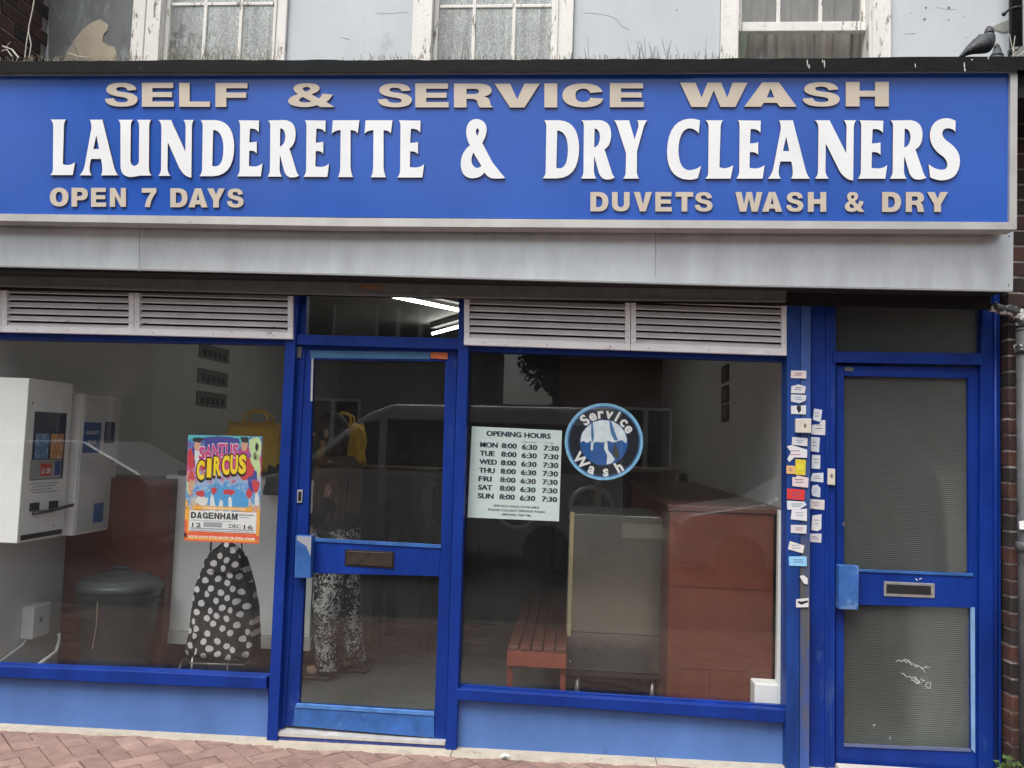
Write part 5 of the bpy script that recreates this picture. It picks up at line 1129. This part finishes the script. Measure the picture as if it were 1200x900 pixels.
# long red-brown counter, steel dryer panel, bench, white post
yr = .14; zr = P(850, 594, yr).z; xr = P(783, 700, yr).x
rcn = thing('red_brown_counter', ((xr+XI1)/2, 1, ZF), 'long red brown counter running back along the right inside wall', 'counter')
add('front_panel', MB().box((xr, yr, ZF), (P(906, 700, yr).x, yr+.02, zr-.03), .003), redbrown, rcn)
add('side_panel', MB().box((xr+.002, yr+.021, ZF), (xr+.02, 3.2, zr-.03)), redbrown, rcn)
add('counter_top', MB().box((xr-.01, yr-.01, zr-.028), (XI1-.004, 3.2, zr), .004), mat('counter_top_brown', (.10, .04, .028), .3, var=.1), rcn)
for zz_ in (P(850, 786, yr).z, P(850, 690, yr).z): add('panel_seam', MB().box((xr+.004, yr-.0015, zz_), (P(905, 700, yr).x, yr-.0004, zz_+.004)), mat('seam_brown', (.07, .02, .012), .6), rcn)
add('panel_seam', MB().box((P(833, 700, yr).x, yr-.0016, ZF), (P(834, 700, yr).x, yr-.0004, P(850, 788, yr).z)), mat('seam_brown', (.07, .02, .012), .6), rcn)
add('rear_panel', MB().box((xr+.021, 3.18, ZF), (XI1-.02, 3.2, zr-.03)), redbrown, rcn)
ys = .55; A, B = P(667, 602, ys), P(783, 602, ys); zs0 = P(720, 787, ys).z
sd2 = thing('steel_cabinet', ((A.x+B.x)/2, ys+.3, ZF), 'brushed steel cabinet on a low dark trolley between the bench and the red brown counter', 'cabinet')
add('steel_panel', MB().box((A.x, ys, zs0), (B.x, ys+.012, A.z), .003), mat('stained_steel', (.40, .40, .34), .25, metal=.9, var=.12, vscale=1.5, bump=.04, bscale=3), sd2)
add('panel_seam', MB().box((A.x+.002, ys-.0015, zs0+.20), (B.x-.002, ys-.0003, zs0+.203)), dark, sd2)
for xx in (A.x+.03, B.x-.03):
    for zz_ in (zs0+.04, zs0+.17, zs0+.24, A.z-.04): add('screw', MB().lathe([(.001, ys-.003), (.005, ys-.002), (.006, ys)], (xx, 0, zz_), 8, axis='y'), chrome, sd2)
add('casing', MB().box((A.x+.004, ys+.013, zs0), (B.x, ys+.7, A.z-.003), .003), mat('casing_grey', (.20, .20, .19), .5), sd2)
add('cream_edge', MB().prism([P(668.5, 600, ys-.01), P(673.3, 600, ys-.01), P(668.6, 746, ys-.01), P(664.3, 746, ys-.01)], .02, .002), mat('cream_edge', (.60, .52, .30), .5, var=.1, vscale=20), sd2)
b = MB(); b.box((A.x+.01, ys+.01, zs0-.035), (B.x, ys+.6, zs0-.002), .003); add('trolley_deck', b, mat('deck_brown', (.05, .035, .03), .5), sd2)
for xx in (A.x+.07, B.x-.06):
    for yy in (ys+.06, ys+.5): add('leg', MB().tube([(xx, yy, ZF), (xx, yy, zs0-.036)], .014, 8), steel, sd2)
bnch = thing('slatted_bench', (P(628, 770, .15).x, .8, ZF), 'low red brown slatted bench running back from the right window', 'bench'); yB0 = .16
bw = mat('bench_red_wood', (.20, .048, .026), .5, var=.25, vscale=8)
bw2 = mat('bench_slat_wood', (.10, .035, .025), .4, var=.25, vscale=8)
bx0, bx1 = P(594, 770, yB0).x, P(664, 772, yB0).x; bz = P(628, 762, yB0).z
add('end_rail', MB().box((bx0, yB0, bz-.085), (bx1, yB0+.025, bz-.006), .003), bw, bnch)
nsl = 5; sw_ = (bx1-bx0)/nsl
for k in range(nsl): add('slat', MB().box((bx0+k*sw_+.004, yB0-.004, bz-.005), (bx0+(k+1)*sw_-.004, yB0+1.7, bz+.016), .003), bw2, bnch)
for xx in (bx0+.002, bx1-.03):
    for yy in (yB0+.027, yB0+1.6): add('leg', MB().box((xx, yy, ZF), (xx+.028, yy+.03, bz-.007), .003), bw, bnch)
for xx in (bx0, bx1-.02): add('side_rail', MB().box((xx, yB0+.06, bz-.085), (xx+.02, yB0+1.59, bz-.007)), bw, bnch)
wp = thing('white_post', (P(911, 700, .03).x, .04, ZF), 'white painted window post with a boxed foot inside the right window', 'post')
add('post', MB().box((P(911.5, 700, .03).x, .028, ZF), (XI1-.02, .07, P(911, 598, .03).z), .003), wplastic, wp)
add('boxed_foot', MB().box((P(884, 815, .03).x, .026, ZF), (XI1-.021, .130, P(890, 801, .03).z), .006), wplastic, wp)
# a small table with papers far inside
ft = thing('small_table', (.55, 4.2, ZF), 'small pale table near the back of the launderette', 'table')
add('table_top', MB().box((.15, 3.9, 1.28), (.95, 4.5, 1.32), .004), mat('pale_wood', (.25, .19, .12), .5), ft)
for x_ in (.18, .86):
    for y_ in (3.93, 4.42): add('leg', MB().box((x_, y_, ZF), (x_+.05, y_+.05, 1.279)), mat('pale_wood', (.25, .19, .12), .5), ft)

# ------------------------------------------------------------ person behind the shop door
floral = bpy.data.materials.new('black_white_floral_cloth'); floral.use_nodes = True; t = floral.node_tree; pb = t.nodes['Principled BSDF']; pb.inputs['Roughness'].default_value = .85
g = t.nodes.new('ShaderNodeNewGeometry'); n1 = t.nodes.new('ShaderNodeTexNoise'); n1.inputs['Scale'].default_value = 58; n1.inputs['Detail'].default_value = 4; n1.inputs['Distortion'].default_value = 1.5
n2 = t.nodes.new('ShaderNodeTexNoise'); n2.inputs['Scale'].default_value = 9; n2.inputs['Detail'].default_value = 2
t.links.new(g.outputs['Position'], n1.inputs[0]); t.links.new(g.outputs['Position'], n2.inputs[0])
ad = t.nodes.new('ShaderNodeMath'); ad.operation = 'MULTIPLY_ADD'; ad.inputs[1].default_value = .55; t.links.new(n2.outputs[0], ad.inputs[0]); t.links.new(n1.outputs[0], ad.inputs[2])
mr = t.nodes.new('ShaderNodeMapRange'); mr.inputs[1].default_value = .80; mr.inputs[2].default_value = .83; t.links.new(ad.outputs[0], mr.inputs[0])
mx = t.nodes.new('ShaderNodeMix'); mx.data_type = 'RGBA'; mx.inputs[6].default_value = (.014, .013, .014, 1); mx.inputs[7].default_value = (.72, .71, .68, 1); t.links.new(mr.outputs[0], mx.inputs[0]); t.links.new(mx.outputs[2], pb.inputs['Base Color'])
def skin(name, verts, edges_, radii, m_, parent, sub=2, root=0):
    me = bpy.data.meshes.new(name); me.from_pydata(verts, edges_, []); me.materials.append(m_)
    o = bpy.data.objects.new(name, me); C.objects.link(o); o.parent = parent; o.location = (0, 0, 0)
    sk = o.modifiers.new('skin', 'SKIN'); sk.use_smooth_shade = True
    for i, r_ in enumerate(radii):
        r2 = r_ if isinstance(r_, tuple) else (r_, r_); me.skin_vertices[0].data[i].radius = r2; me.skin_vertices[0].data[i].use_root = (i == root)
    sb = o.modifiers.new('sub', 'SUBSURF'); sb.levels = sub; sb.render_levels = sub
    return o
dglass0 = mat('neighbour_glass', (.03, .035, .04), .1)
ps = thing('person', (-1.49, 1.0, ZF), 'person in black and white floral trousers and brown fringed shawl behind the shop door', 'person')
def rel(vs): return [(x+1.49, y-1.0, z-ZF) for x, y, z in vs]
skin_m = mat('skin', (.44, .25, .18), .6, var=.05)
top_m = mat('dark_top', (.02, .02, .024), .85)
V = [(-1.47, 1.02, .92), (-1.48, 1.02, 1.10), (-1.49, 1.02, 1.28), (-1.505, 1.02, 1.385), (-1.53, 1.02, 1.455), (-1.545, 1.02, 1.52), (-1.55, 1.02, 1.60),  # spine, neck, head
     (-1.49, .88, 1.33), (-1.47, .84, 1.09), (-1.62, .90, .98),      # near arm
     (-1.49, 1.17, 1.33), (-1.46, 1.22, 1.09), (-1.58, 1.18, .95),   # far arm
     (-1.485, .95, .88), (-1.50, .945, .50), (-1.46, .945, .125), (-1.54, .935, .105), (-1.655, .935, .10),
     (-1.455, 1.10, .88), (-1.43, 1.12, .50), (-1.38, 1.13, .14), (-1.42, 1.135, .09), (-1.49, 1.135, .075)]
Ed = [(0, 1), (1, 2), (2, 3), (3, 4), (4, 5), (5, 6), (2, 7), (7, 8), (8, 9), (2, 10), (10, 11), (11, 12), (0, 13), (13, 14), (14, 15), (15, 16), (16, 17), (0, 18), (18, 19), (19, 20), (20, 21), (21, 22)]
Rr = [.125, .115, .125, .05, .055, .085, .055, .052, .042, .028, .052, .042, .028, .085, .058, .038, .034, .027, .085, .058, .038, .034, .024]
skin('body', rel(V), Ed, Rr, skin_m, ps)
def hand(wrist, d, name):
    w = Vector(wrist); d = Vector(d).normalized(); s = d.cross(Vector((0, 0, 1))).normalized(); u = s.cross(d)
    vs = [w, w+d*.05, w+d*.085]; ed = [(0, 1), (1, 2)]; ra = [.024, (.034, .016), (.034, .014)]
    for k, ln in enumerate((.062, .072, .068, .054)):
        b0 = w+d*.085+s*(-.027+.018*k); i = len(vs)
        vs += [b0, b0+d*ln*.55-u*.008, b0+d*ln*.85-u*.032]; ed += [(2, i), (i, i+1), (i+1, i+2)]; ra += [.009, .0085, .007]
    i = len(vs); vs += [w+d*.03-s*.035, w+d*.065-s*.052-u*.012]; ed += [(1, i), (i, i+1)]; ra += [.011, .009]
    skin(name, rel([tuple(v) for v in vs]), ed, ra, skin_m, ps, 1)
hand((-1.62, .90, .98), (-.8, .1, -.5), 'hand'); hand((-1.58, 1.18, .95), (-.8, -.1, -.5), 'hand')
# face and hair
b = MB(); b.ball((-1.645, 1.02, 1.525), .014, 6, (1.2, .8, 1.4)); b.ball((-1.625, 1.02, 1.485), .012, 6, (.7, 1.9, .5)); add('nose_and_mouth', b, skin_m, ps)
b = MB()
for s in (-1, 1): b.ball((-1.628, 1.02+s*.03, 1.545), .010, 6)
add('eyes', b, mat('eye_dark', (.03, .02, .015), .3), ps)
hair = mat('dark_brown_hair', (.03, .017, .010), .55, var=.5, vscale=60, stretch=(1, 1, .1))
b = MB(); b.ball((-1.535, 1.02, 1.56), .105, 12, (1.02, .88, 1.0)); b.lathe([(.06, 1.33), (.085, 1.40), (.095, 1.5), (.09, 1.56)], (-1.50, 1.02, 0), 20, sx=.8); add('hair', b, hair, ps)
b = MB()
for s in (-1, 1): b.ball((-1.54, 1.02+s*.088, 1.53), .02, 6, (.8, .4, 1.3))
add('ears', b, skin_m, ps)
# clothes
def loft(secs, n=36, jit=0, seed=1, fold=0):
    random.seed(seed); b = MB(); pr = None
    for (cx, cy, z, rx, ry) in secs:
        rg = []
        for k in range(n):
            a_ = 2*math.pi*k/n; w_ = 1+fold*math.sin(a_*9+z*7)+random.uniform(-jit, jit); rg.append(b.bm.verts.new((cx+rx*w_*math.cos(a_), cy+ry*w_*math.sin(a_), z)))
        if pr:
            for k in range(n): b.bm.faces.new([pr[k], pr[(k+1) % n], rg[(k+1) % n], rg[k]]).smooth = True
        pr = rg
    return b
A_ = P(392, 700, 1.0).x
b = loft([(-1.46, .96, .115, .062, .09), (-1.475, .955, .13, .064, .09), (-1.485, .95, .30, .066, .09), (-1.485, .95, .50, .088, .10), (-1.48, .96, .70, .10, .105), (-1.475, 1.0, .86, .135, .13), (-1.47, 1.02, .93, .14, .15), (-1.475, 1.02, 1.0, .13, .14)], 44, .015, 3, .05)
b2 = loft([(-1.34, 1.13, .13, .055, .08), (-1.345, 1.13, .15, .058, .08), (-1.375, 1.12, .35, .062, .09), (-1.435, 1.11, .55, .105, .095), (-1.45, 1.09, .75, .115, .11), (-1.465, 1.06, .90, .125, .13)], 44, .015, 4, .05)
me_ = bpy.data.meshes.new('t'); b2.bm.to_mesh(me_); b.bm.from_mesh(me_); bpy.data.meshes.remove(me_)
add('floral_trousers', b, floral, ps)
b = loft([(-1.475, 1.02, .96, .150, .165), (-1.48, 1.02, 1.10, .132, .165), (-1.485, 1.02, 1.25, .132, .18), (-1.49, 1.02, 1.345, .10, .165), (-1.50, 1.02, 1.40, .065, .075)], 32, .01, 5, .02)
for arm in (((-1.49, .88, 1.33), (-1.47, .84, 1.09), (-1.585, .885, 1.0)), ((-1.49, 1.17, 1.33), (-1.46, 1.22, 1.09), (-1.55, 1.19, .98))): b.tube(arm, [.066, .056, .042], 12)
add('dark_top', b, top_m, ps)
shawl = mat('brown_fringe', (.12, .066, .040), .9, var=.4, vscale=24, stretch=(2, 2, .2))
b = MB(); random.seed(8)
for k in range(64):
    a_ = 2*math.pi*k/64; x = -1.475+.13*math.cos(a_); y = 1.02+.20*math.sin(a_); zt4 = 1.33-.015*abs(math.sin(a_)); zb4 = 1.02+random.uniform(-.03, .04)
    b.tube([(x*.6-1.49*.4, y*.6+1.02*.4, 1.385), (x, y, zt4), (x+random.uniform(-.008, .008), y, (zt4+zb4)/2), (x+random.uniform(-.012, .012), y+random.uniform(-.01, .01), zb4)], [.010, .011, .009, .004], 5)
add('fringed_shawl', b, shawl, ps)
for nm, fx, fy, zf in (('sandal', -1.555, .935, ZF), ('sandal', -1.38, 1.135, ZF)):
    b = MB(); b.box((fx-.115, fy-.042, zf+.001), (fx+.12, fy+.042, zf+.03), .012); b.tube([(fx-.035, fy-.042, zf+.03), (fx-.04, fy-.02, zf+.068), (fx-.04, fy+.02, zf+.068), (fx-.035, fy+.042, zf+.03)], .012, 6); b.ball((fx+.06, fy, zf+.05), .042, 8, (1.3, .85, .8)); add(nm, b, blackm, ps)

# ------------------------------------------------------------ pigeons on the roof edge
pg1 = mat('pigeon_slate', (.045, .05, .06), .6, var=.3, vscale=60); pg2 = mat('pigeon_wing', (.05, .05, .055), .65, var=.3, vscale=90, col2=(.30, .30, .32), c2amt=.56, c2scale=120); pgn = mat('pigeon_neck', (.03, .045, .05), .35, var=.5, vscale=50)
def pigeon(path, rad, Y, label, wing, beak, eye):
    pts = [P(x, y, Y) for x, y in path]; base = Vector((pts[3].x, Y, z1+.012)); t_ = thing('pigeon', base, label, 'pigeon')
    out, rr = [], []
    for i in range(len(pts)-1):
        for k in range(3): out.append(pts[i].lerp(pts[i+1], k/3)); rr.append((rad[i]+(rad[i+1]-rad[i])*k/3)/250)
    out.append(pts[-1]); rr.append(rad[-1]/250)
    sm = [out[0]]+[(out[i-1]+out[i]*2+out[i+1])/4 for i in range(1, len(out)-1)]+[out[-1]]
    add('body', MB().tube(sm, rr, 14), pg1, t_)
    b = MB(); b.tube(pp(wing, Y-.035), [.004, .018, .028, .024, .008], 10); add('wing', b, pg2, t_)
    c = P(*beak[0], Y); d = P(*beak[1], Y); add('beak', MB().tube([c, d], [.0055, .001], 6), mat('beak_dark', (.06, .055, .05), .5), t_)
    add('cere', MB().ball(P(beak[0][0], beak[0][1]-.3, Y-.002), .0042, 5), mat('cere_white', (.6, .6, .58), .6), t_)
    add('eye', MB().ball(P(*eye, Y-.014), .0035, 6), mat('pigeon_eye', (.45, .12, .03), .3), t_)
    b = MB()
    for s in (-.02, .02): b.tube([(base.x+.01+s, Y, base.z+.06), (base.x+.012+s, Y, base.z), (base.x+.04+s, Y-.01, base.z-.004)], .004, 5)
    add('legs', b, mat('pigeon_leg', (.35, .08, .06), .6), t_)
    return t_
pigeon([(1125, 67), (1134, 60), (1144, 54.5), (1153.5, 51), (1158.0, 45.5), (1159.3, 38.5), (1159, 34.5), (1159.4, 31.2)], [1.5, 4.8, 9.0, 12.0, 8.6, 5.6, 4.4, 2.0], -.20, 'dark grey pigeon standing on the black roof edge near the right end', [(1130, 63), (1138, 57), (1147, 53), (1154, 51), (1159, 49)], ((1161.6, 33.6), (1164, 35.8)), (1160, 32.6))
pigeon([(1152, 92), (1160, 84), (1166, 76), (1168, 68), (1168.5, 61), (1168.2, 56), (1167.6, 53), (1167.4, 51)], [1.2, 4, 8, 9, 5.2, 3.9, 2.8, .9], -.02, 'second pigeon almost hidden, only its small dark head behind the larger pigeon', [(1158, 88), (1161, 84), (1164, 78), (1166, 74), (1167, 72)], ((1165.8, 54.6), (1164.4, 56)), (1167, 53.5))
fl = thing('lead_flashing', P(1196, 64, -.1), 'grey crumpled flashing scrap at the right end of the roof edge', 'flashing')
b = MB(); b.prism(pp([(1186, 68), (1190, 61), (1196, 56), (1204, 50), (1215, 50), (1215, 68)], -.2), .25, .004); add('scrap', b, mat('flashing_grey', (.20, .20, .20), .8, var=.4, vscale=25, bump=.5, bscale=40), fl)
b = MB()
for pts in ([(1188, 66), (1185.5, 52), (1183, 40)], [(1187, 64), (1188.5, 50), (1189.5, 42)], [(1190, 62), (1187, 55)], [(1192, 66), (1199, 61)], [(1196, 64), (1204, 56)]): b.tube([P(x, y, -.25) for x, y in pts], .0016, 4)
tag(add('bleached_stalk', b, pale_st), 'pale dead stalks at the right end of the roof edge beside the downpipe', 'weeds', kind='stuff')

# ------------------------------------------------------------ pipes
cast = mat('black_cast_iron', (.018, .018, .02), .4, var=.3, vscale=12)
dp = thing('black_downpipe', (P(1190, 60, .1).x, .1, 3.25), 'black downpipe with bracket on the upper wall at the far right', 'pipe')
cx = P(1190.5, 30, .10).x; add('pipe', MB().lathe([(.030, 3.26), (.030, 6.4)], (cx, .10, 0), 16), cast, dp)
c = P(1176.5, 16.5, .14); b = MB(); b.ball(c, .011, 8); b.tube([c, P(1183, 11, .1), P(1190, 8.5, .06), P(1198, 8, .07)], .006, 6); add('bracket', b, cast, dp)
b = MB(); b.lathe([(.036, 3.52), (.038, 3.53), (.036, 3.545)], (cx, .1, 0), 16); add('collar', b, cast, dp)
add('bracket_stain', MB().prism(pp([(1163, 31), (1172, 27), (1183, 23), (1185, 36), (1176, 38), (1166, 35)], YW-.004), .003), mat('brown_stain', (.30, .30, .27), .9, var=.2, vscale=30), bld)
wp2 = thing('grey_waste_pipe', (P(1199, 600, -.16).x, -.16, .06), 'dark grey drainpipe with flaking white paint on its bend beside the brick pier', 'pipe')
xg = P(1200, 470, -.16).x; gp = mat('grey_pipe_paint', (.09, .095, .10), .5, var=.3, vscale=9, col2=(.035, .03, .03), c2amt=.55, c2scale=5)
flk = mat('flaking_white_on_black', (.03, .03, .032), .5, col2=(.62, .62, .60), c2amt=.53, c2scale=34, sharp=.02, bump=.3)
ze = P(1198, 372, -.16).z
add('vertical_pipe', MB().lathe([(.031, .06), (.031, ze-.05)], (xg, -.16, 0), 16), gp, wp2)
b = MB(); b.tube([P(1160, 361.5, -.15), P(1166, 360, -.15), P(1172, 363, -.15), P(1186, 364, -.155), P(1194, 367, -.16), Vector((xg, -.16, ze-.03)), Vector((xg, -.16, ze-.06))], [.018, .024, .024, .026, .030, .034, .034], 12); add('flaking_bend', b, flk, wp2)
for py in (409, 640): zc2 = P(1196, py, -.16).z; add('collar', MB().lathe([(.036, zc2-.02), (.040, zc2-.018), (.040, zc2+.018), (.036, zc2+.02)], (xg, -.16, 0), 16), flk if py < 500 else gp, wp2)
add('white_patch', MB().prism(pp([(1194.5, 611), (1202, 610), (1202, 621), (1195, 620)], -.1945), .004), wplastic, wp2)

# the neighbours either side, beyond the picture
nbw = mat('neighbour_brick', (.12, .055, .04), .9, var=.4, vscale=5)
for nm_, xa_, xb_, lab_ in (('neighbouring_building', -12, XL-.27, 'plain brick neighbouring building beyond the left end of the shop'), ('neighbouring_building', XP+.64, 9, 'plain brick neighbouring building beyond the brick pier on the right')):
    t_ = thing(nm_, ((xa_+xb_)/2, .1, 0), lab_, 'building'); add('wall', MB().box((xa_, .05, -.1), (xb_, .5, 6.6)), nbw, t_)
    w0 = (xa_+xb_)/2; wf = add('window', MB().box((w0-1.1, .02, .8), (w0+1.1, .06, 2.2), .01), peel, t_); add('window_glass', MB().box((w0-1.0, .012, .9), (w0+1.0, .019, 2.1)), dglass0, wf)

# weed at the foot of the pier
random.seed(14); wd = thing('green_weed', (P(1185, 898, -.2).x, -.2, gz(1.9)), 'small green leafy weed growing at the foot of the brick pier', 'weed')
leafm = mat('weed_leaf', (.07, .13, .03), .6, var=.35, vscale=40); b = MB(); st = MB(); zg = gz(1.9)
for k in range(46):
    a_ = random.uniform(0, 6.28); r_ = random.uniform(.0, .085); h_ = random.uniform(.03, .175)*(1-r_*4); c = Vector((P(1187, 898, -.2).x+r_*math.cos(a_), -.19+r_*.8*math.sin(a_), zg+h_))
    d = Vector((math.cos(a_), math.sin(a_), random.uniform(-.2, .6))).normalized(); s = d.cross(Vector((0, 0, 1))).normalized(); L_ = random.uniform(.018, .04)
    st.tube([(c.x*.3+P(1187, 898, -.2).x*.7, -.19, zg), c], .0012, 4)
    b.poly([c, c+d*L_*.4+s*L_*.28, c+d*L_, c+d*L_*.4-s*L_*.28])
    b.poly([c, c-d*L_*.1+s*L_*.5, c+s*L_*.7+d*L_*.3, c+d*L_*.3+s*L_*.2])
add('leaves', b, leafm, wd, recalc=False); add('stems', st, mat('weed_stem', (.09, .12, .04), .7), wd)

# ------------------------------------------------------------ the street behind the camera, seen mirrored in the glass
tag(add('far_pavement', MB().box((-60, -13.2, -.14), (60, -10.4, .0)), concrete), kind='structure')
pebble = mat('grey_pebbledash', (.30, .29, .27), .95, var=.12, vscale=20); tile = mat('brown_roof_tile', (.11, .07, .055), .9, var=.3, vscale=4)
redb = mat('far_red_brick', (.11, .042, .030), .9, var=.25, vscale=9); upvc = mat('white_window_frame', (.72, .72, .72), .4); dglass = mat('dark_far_glass', (.03, .035, .04), .1)
def house(x0, x1, y, m_, label, wx, eave=5.4, grp='houses across the street'):
    t_ = thing('house', ((x0+x1)/2, y, 0), label, 'house', grp)
    add('wall', MB().box((x0, y-8, -.1), (x1-.003, y, eave)), m_, t_)
    b = MB(); yr_ = y-4; e = .3
    b.poly([(x0, y+e, eave-.1), (x1, y+e, eave-.1), (x1, yr_, eave+2.6), (x0, yr_, eave+2.6)]); b.poly([(x0, y-8-e, eave-.1), (x0, yr_, eave+2.6), (x1, yr_, eave+2.6), (x1, y-8-e, eave-.1)])
    b.poly([(x0+.002, y, eave-.05), (x0+.002, y-8, eave-.05), (x0+.002, yr_, eave+2.58)]); b.poly([(x1-.005, y, eave-.05), (x1-.005, yr_, eave+2.58), (x1-.005, y-8, eave-.05)])
    add('roof', b, tile, t_, recalc=False)
    add('chimney', MB().box((x0+.5, yr_-.4, eave+2.2), (x0+1.5, yr_+.4, eave+3.7)), redb, t_)
    for (cx_, w_, za, zb_) in wx:
        n_ = max(1, round(w_/.65)); f = MB(); f.box((cx_-w_/2, y, za), (cx_+w_/2, y+.05, zb_)); win = add('window', f, upvc, t_); g_ = MB(); pw_ = w_/n_
        for k in range(n_): g_.box((cx_-w_/2+k*pw_+.06, y+.051, za+.07), (cx_-w_/2+(k+1)*pw_-.06, y+.056, zb_-.07))
        add('window_glass', g_, dglass, win)
    f = MB(); f.box((x1-1.5, y, 0), (x1-.6, y+.05, 2.05)); add('front_door', f, mat('far_door', (.04, .10, .08), .5), t_)
YH = -16.8; k = 0
for x0_ in (-31.6, -25.8, -20, -14.2, -8.4):
    k += 1; house(x0_, x0_+5.8, YH, pebble, 'grey pebbledashed terraced house across the street, number %s from the left of its row' % ('one', 'two', 'three', 'four', 'five')[k-1] if False else ('grey pebbledashed house at the far left of the terrace across the street', 'grey pebbledashed house second along the terrace across the street', 'grey pebbledashed house in the middle of the terrace across the street', 'grey pebbledashed house next to the end of the terrace across the street', 'grey pebbledashed end house beside the low garage across the street')[k-1],
        [(x0_+1.4, 1.6, 3.85, 5.0), (x0_+4.1, 1.7, 3.85, 5.0), (x0_+1.9, 2.1, 1.0, 2.5)])
for k, x0_ in enumerate((-.5, 5.5, 11.5, 17.5)):
    house(x0_, x0_+6, YH, redb, 'red brick house across the street, '+('beside the tree gap', 'second from the tree gap', 'third from the tree gap', 'farthest right')[k], [(x0_+1.6, 1.3, 3.8, 5.0), (x0_+4.3, 1.3, 3.8, 5.0), (x0_+1.8, 1.9, 1.0, 2.5)], 5.6)
t_ = thing('garage', (-1.6, YH, 0), 'low flat roofed garage in the gap between the houses across the street', 'garage')
add('wall', MB().box((-2.59, YH-5, -.1), (-.51, YH-.3, 2.5)), pebble, t_); add('garage_door', MB().box((-2.4, YH-.29, 0), (-.7, YH-.25, 2.1)), upvc, t_)
def tree(x, y, h, r, label, seed, n=2600, lo=.60):
    random.seed(seed); t_ = thing('tree', (x, y, 0), label, 'tree'); b = MB(); b.tube([(x, y, 0), (x+.1, y, h*.3), (x-.1, y+.1, h*.6), (x, y, h*.85)], [.22, .17, .10, .04], 8)
    cl = []
    for k in range(11):
        a_ = k*2.4; zc_ = h*(lo+(.96-lo)*random.random()); rr_ = r*random.uniform(.2, .8); c_ = Vector((x+rr_*math.cos(a_), y+rr_*math.sin(a_), zc_)); cl.append((c_, r*random.uniform(.3, .55)))
        b.tube([(x, y, zc_*.65), c_], [.06, .02], 5)
    add('trunk', b, mat('bark', (.07, .055, .04), .95), t_)
    b = MB()
    for k in range(n):
        c_, q = random.choice(cl); d = Vector([random.gauss(0, 1) for _ in range(3)]).normalized()*q*random.random()**.4; p = c_+d; s = random.uniform(.07, .15)
        u = Vector([random.gauss(0, 1) for _ in range(3)]).normalized()*s; v = u.cross(Vector([random.gauss(0, 1) for _ in range(3)])).normalized()*s*.6
        b.poly([p-u, p+v, p+u, p-v])
    add('crown', b, mat('leaf_green', (.055, .085, .03), .7, var=.4, vscale=1.2), t_, recalc=False)
tree(-0.75, -22.5, 8.0, 1.75, 'bushy street tree in the gap between the houses across the street', 31, 7000, .30)
tree(-8.6, -11.9, 9.2, 2.7, 'tall street tree on the far pavement to the left', 32, 3200)
def vehicle(name, prof, x, y0_, w_, m_, label, cat, wheels, wins_, dirn=1):
    """side outline prof (x, z) pushed across the car's width"""
    t_ = thing(name, (x, y0_-w_/2, -.09), label, cat)
    b = MB(); b.prism([Vector((x+px_*dirn, y0_-w_, -.09+pz_)) for px_, pz_ in prof], w_, .06); add('body', b, m_, t_)
    for wn in wins_:
        b = MB(); b.prism([Vector((x+px_*dirn, y0_-.006, -.09+pz_)) for px_, pz_ in wn], .012); add('window', b, dglass, t_)
    for wx_ in wheels:
        for yy in (y0_-.12, y0_-w_+.12):
            wh = MB(); wh.lathe([(.18, -.1), (.29, -.1), (.31, -.07), (.31, .07), (.29, .1), (.18, .1)], (x+wx_*dirn, yy+(.03 if yy > y0_-w_/2 else -.03), .22), 24, axis='y'); wo_ = add('wheel', wh, blackm, t_)
            rm = MB(); rm.lathe([(.01, -.08), (.18, -.09), (.18, .09), (.01, .08)], (x+wx_*dirn, yy+(.035 if yy > y0_-w_/2 else -.035), .22), 20, axis='y'); add('rim', rm, steel, wo_)
    for s in (0, 1):
        fx = prof[0][0]+.02 if True else 0; b = MB(); b.box((x+(prof[0][0]-.015)*dirn, y0_-.1-s*(w_-.4), .45), (x+(prof[0][0]+.06)*dirn, y0_-.35-s*(w_-.5), .62)); add('headlight', b, glassy, t_)
    return t_
glassy = mat('headlight_lens', (.6, .6, .62), .1)
van = [(0, .25), (0, .75), (.12, .98), (.85, 1.18), (1.75, 1.90), (2.1, 2.05), (4.9, 2.08), (5.0, 1.9), (5.02, .3), (4.6, .22), (.4, .2)]
vt = vehicle('parked_van', van, -4.45, -6.4, 1.85, mat('van_silver', (.78, .79, .80), .35, coat=.5), 'white panel van parked across from the shop', 'van', (.9, 4.1), [[(1.05, 1.22), (1.75, 1.80), (1.95, 1.85), (1.95, 1.22)], [(2.05, 1.22), (2.05, 1.86), (2.9, 1.86), (2.9, 1.22)], [(3.1, 1.25), (3.1, 1.85), (4.6, 1.85), (4.6, 1.25)]])
hb2 = [(0, .25), (.02, .70), (.15, .82), (1.05, .98), (1.75, 1.42), (2.9, 1.46), (3.7, 1.05), (3.85, .9), (3.85, .3), (3.5, .2), (.4, .2)]
hw = [[(1.25, 1.0), (1.82, 1.36), (2.1, 1.38), (2.1, 1.0)], [(2.18, 1.0), (2.18, 1.38), (2.85, 1.39), (3.3, 1.05)]]
vehicle('parked_car', hb2, -9.2, -6.2, 1.7, mat('car_silver', (.45, .46, .48), .3, metal=.5, coat=.6), 'silver hatchback parked left of the van across from the shop', 'car', (.75, 3.1), hw)
vehicle('parked_car', hb2, 1.2, -6.2, 1.7, mat('car_white', (.62, .63, .64), .3, coat=.6), 'white hatchback parked right of the van across from the shop', 'car', (.75, 3.1), hw)
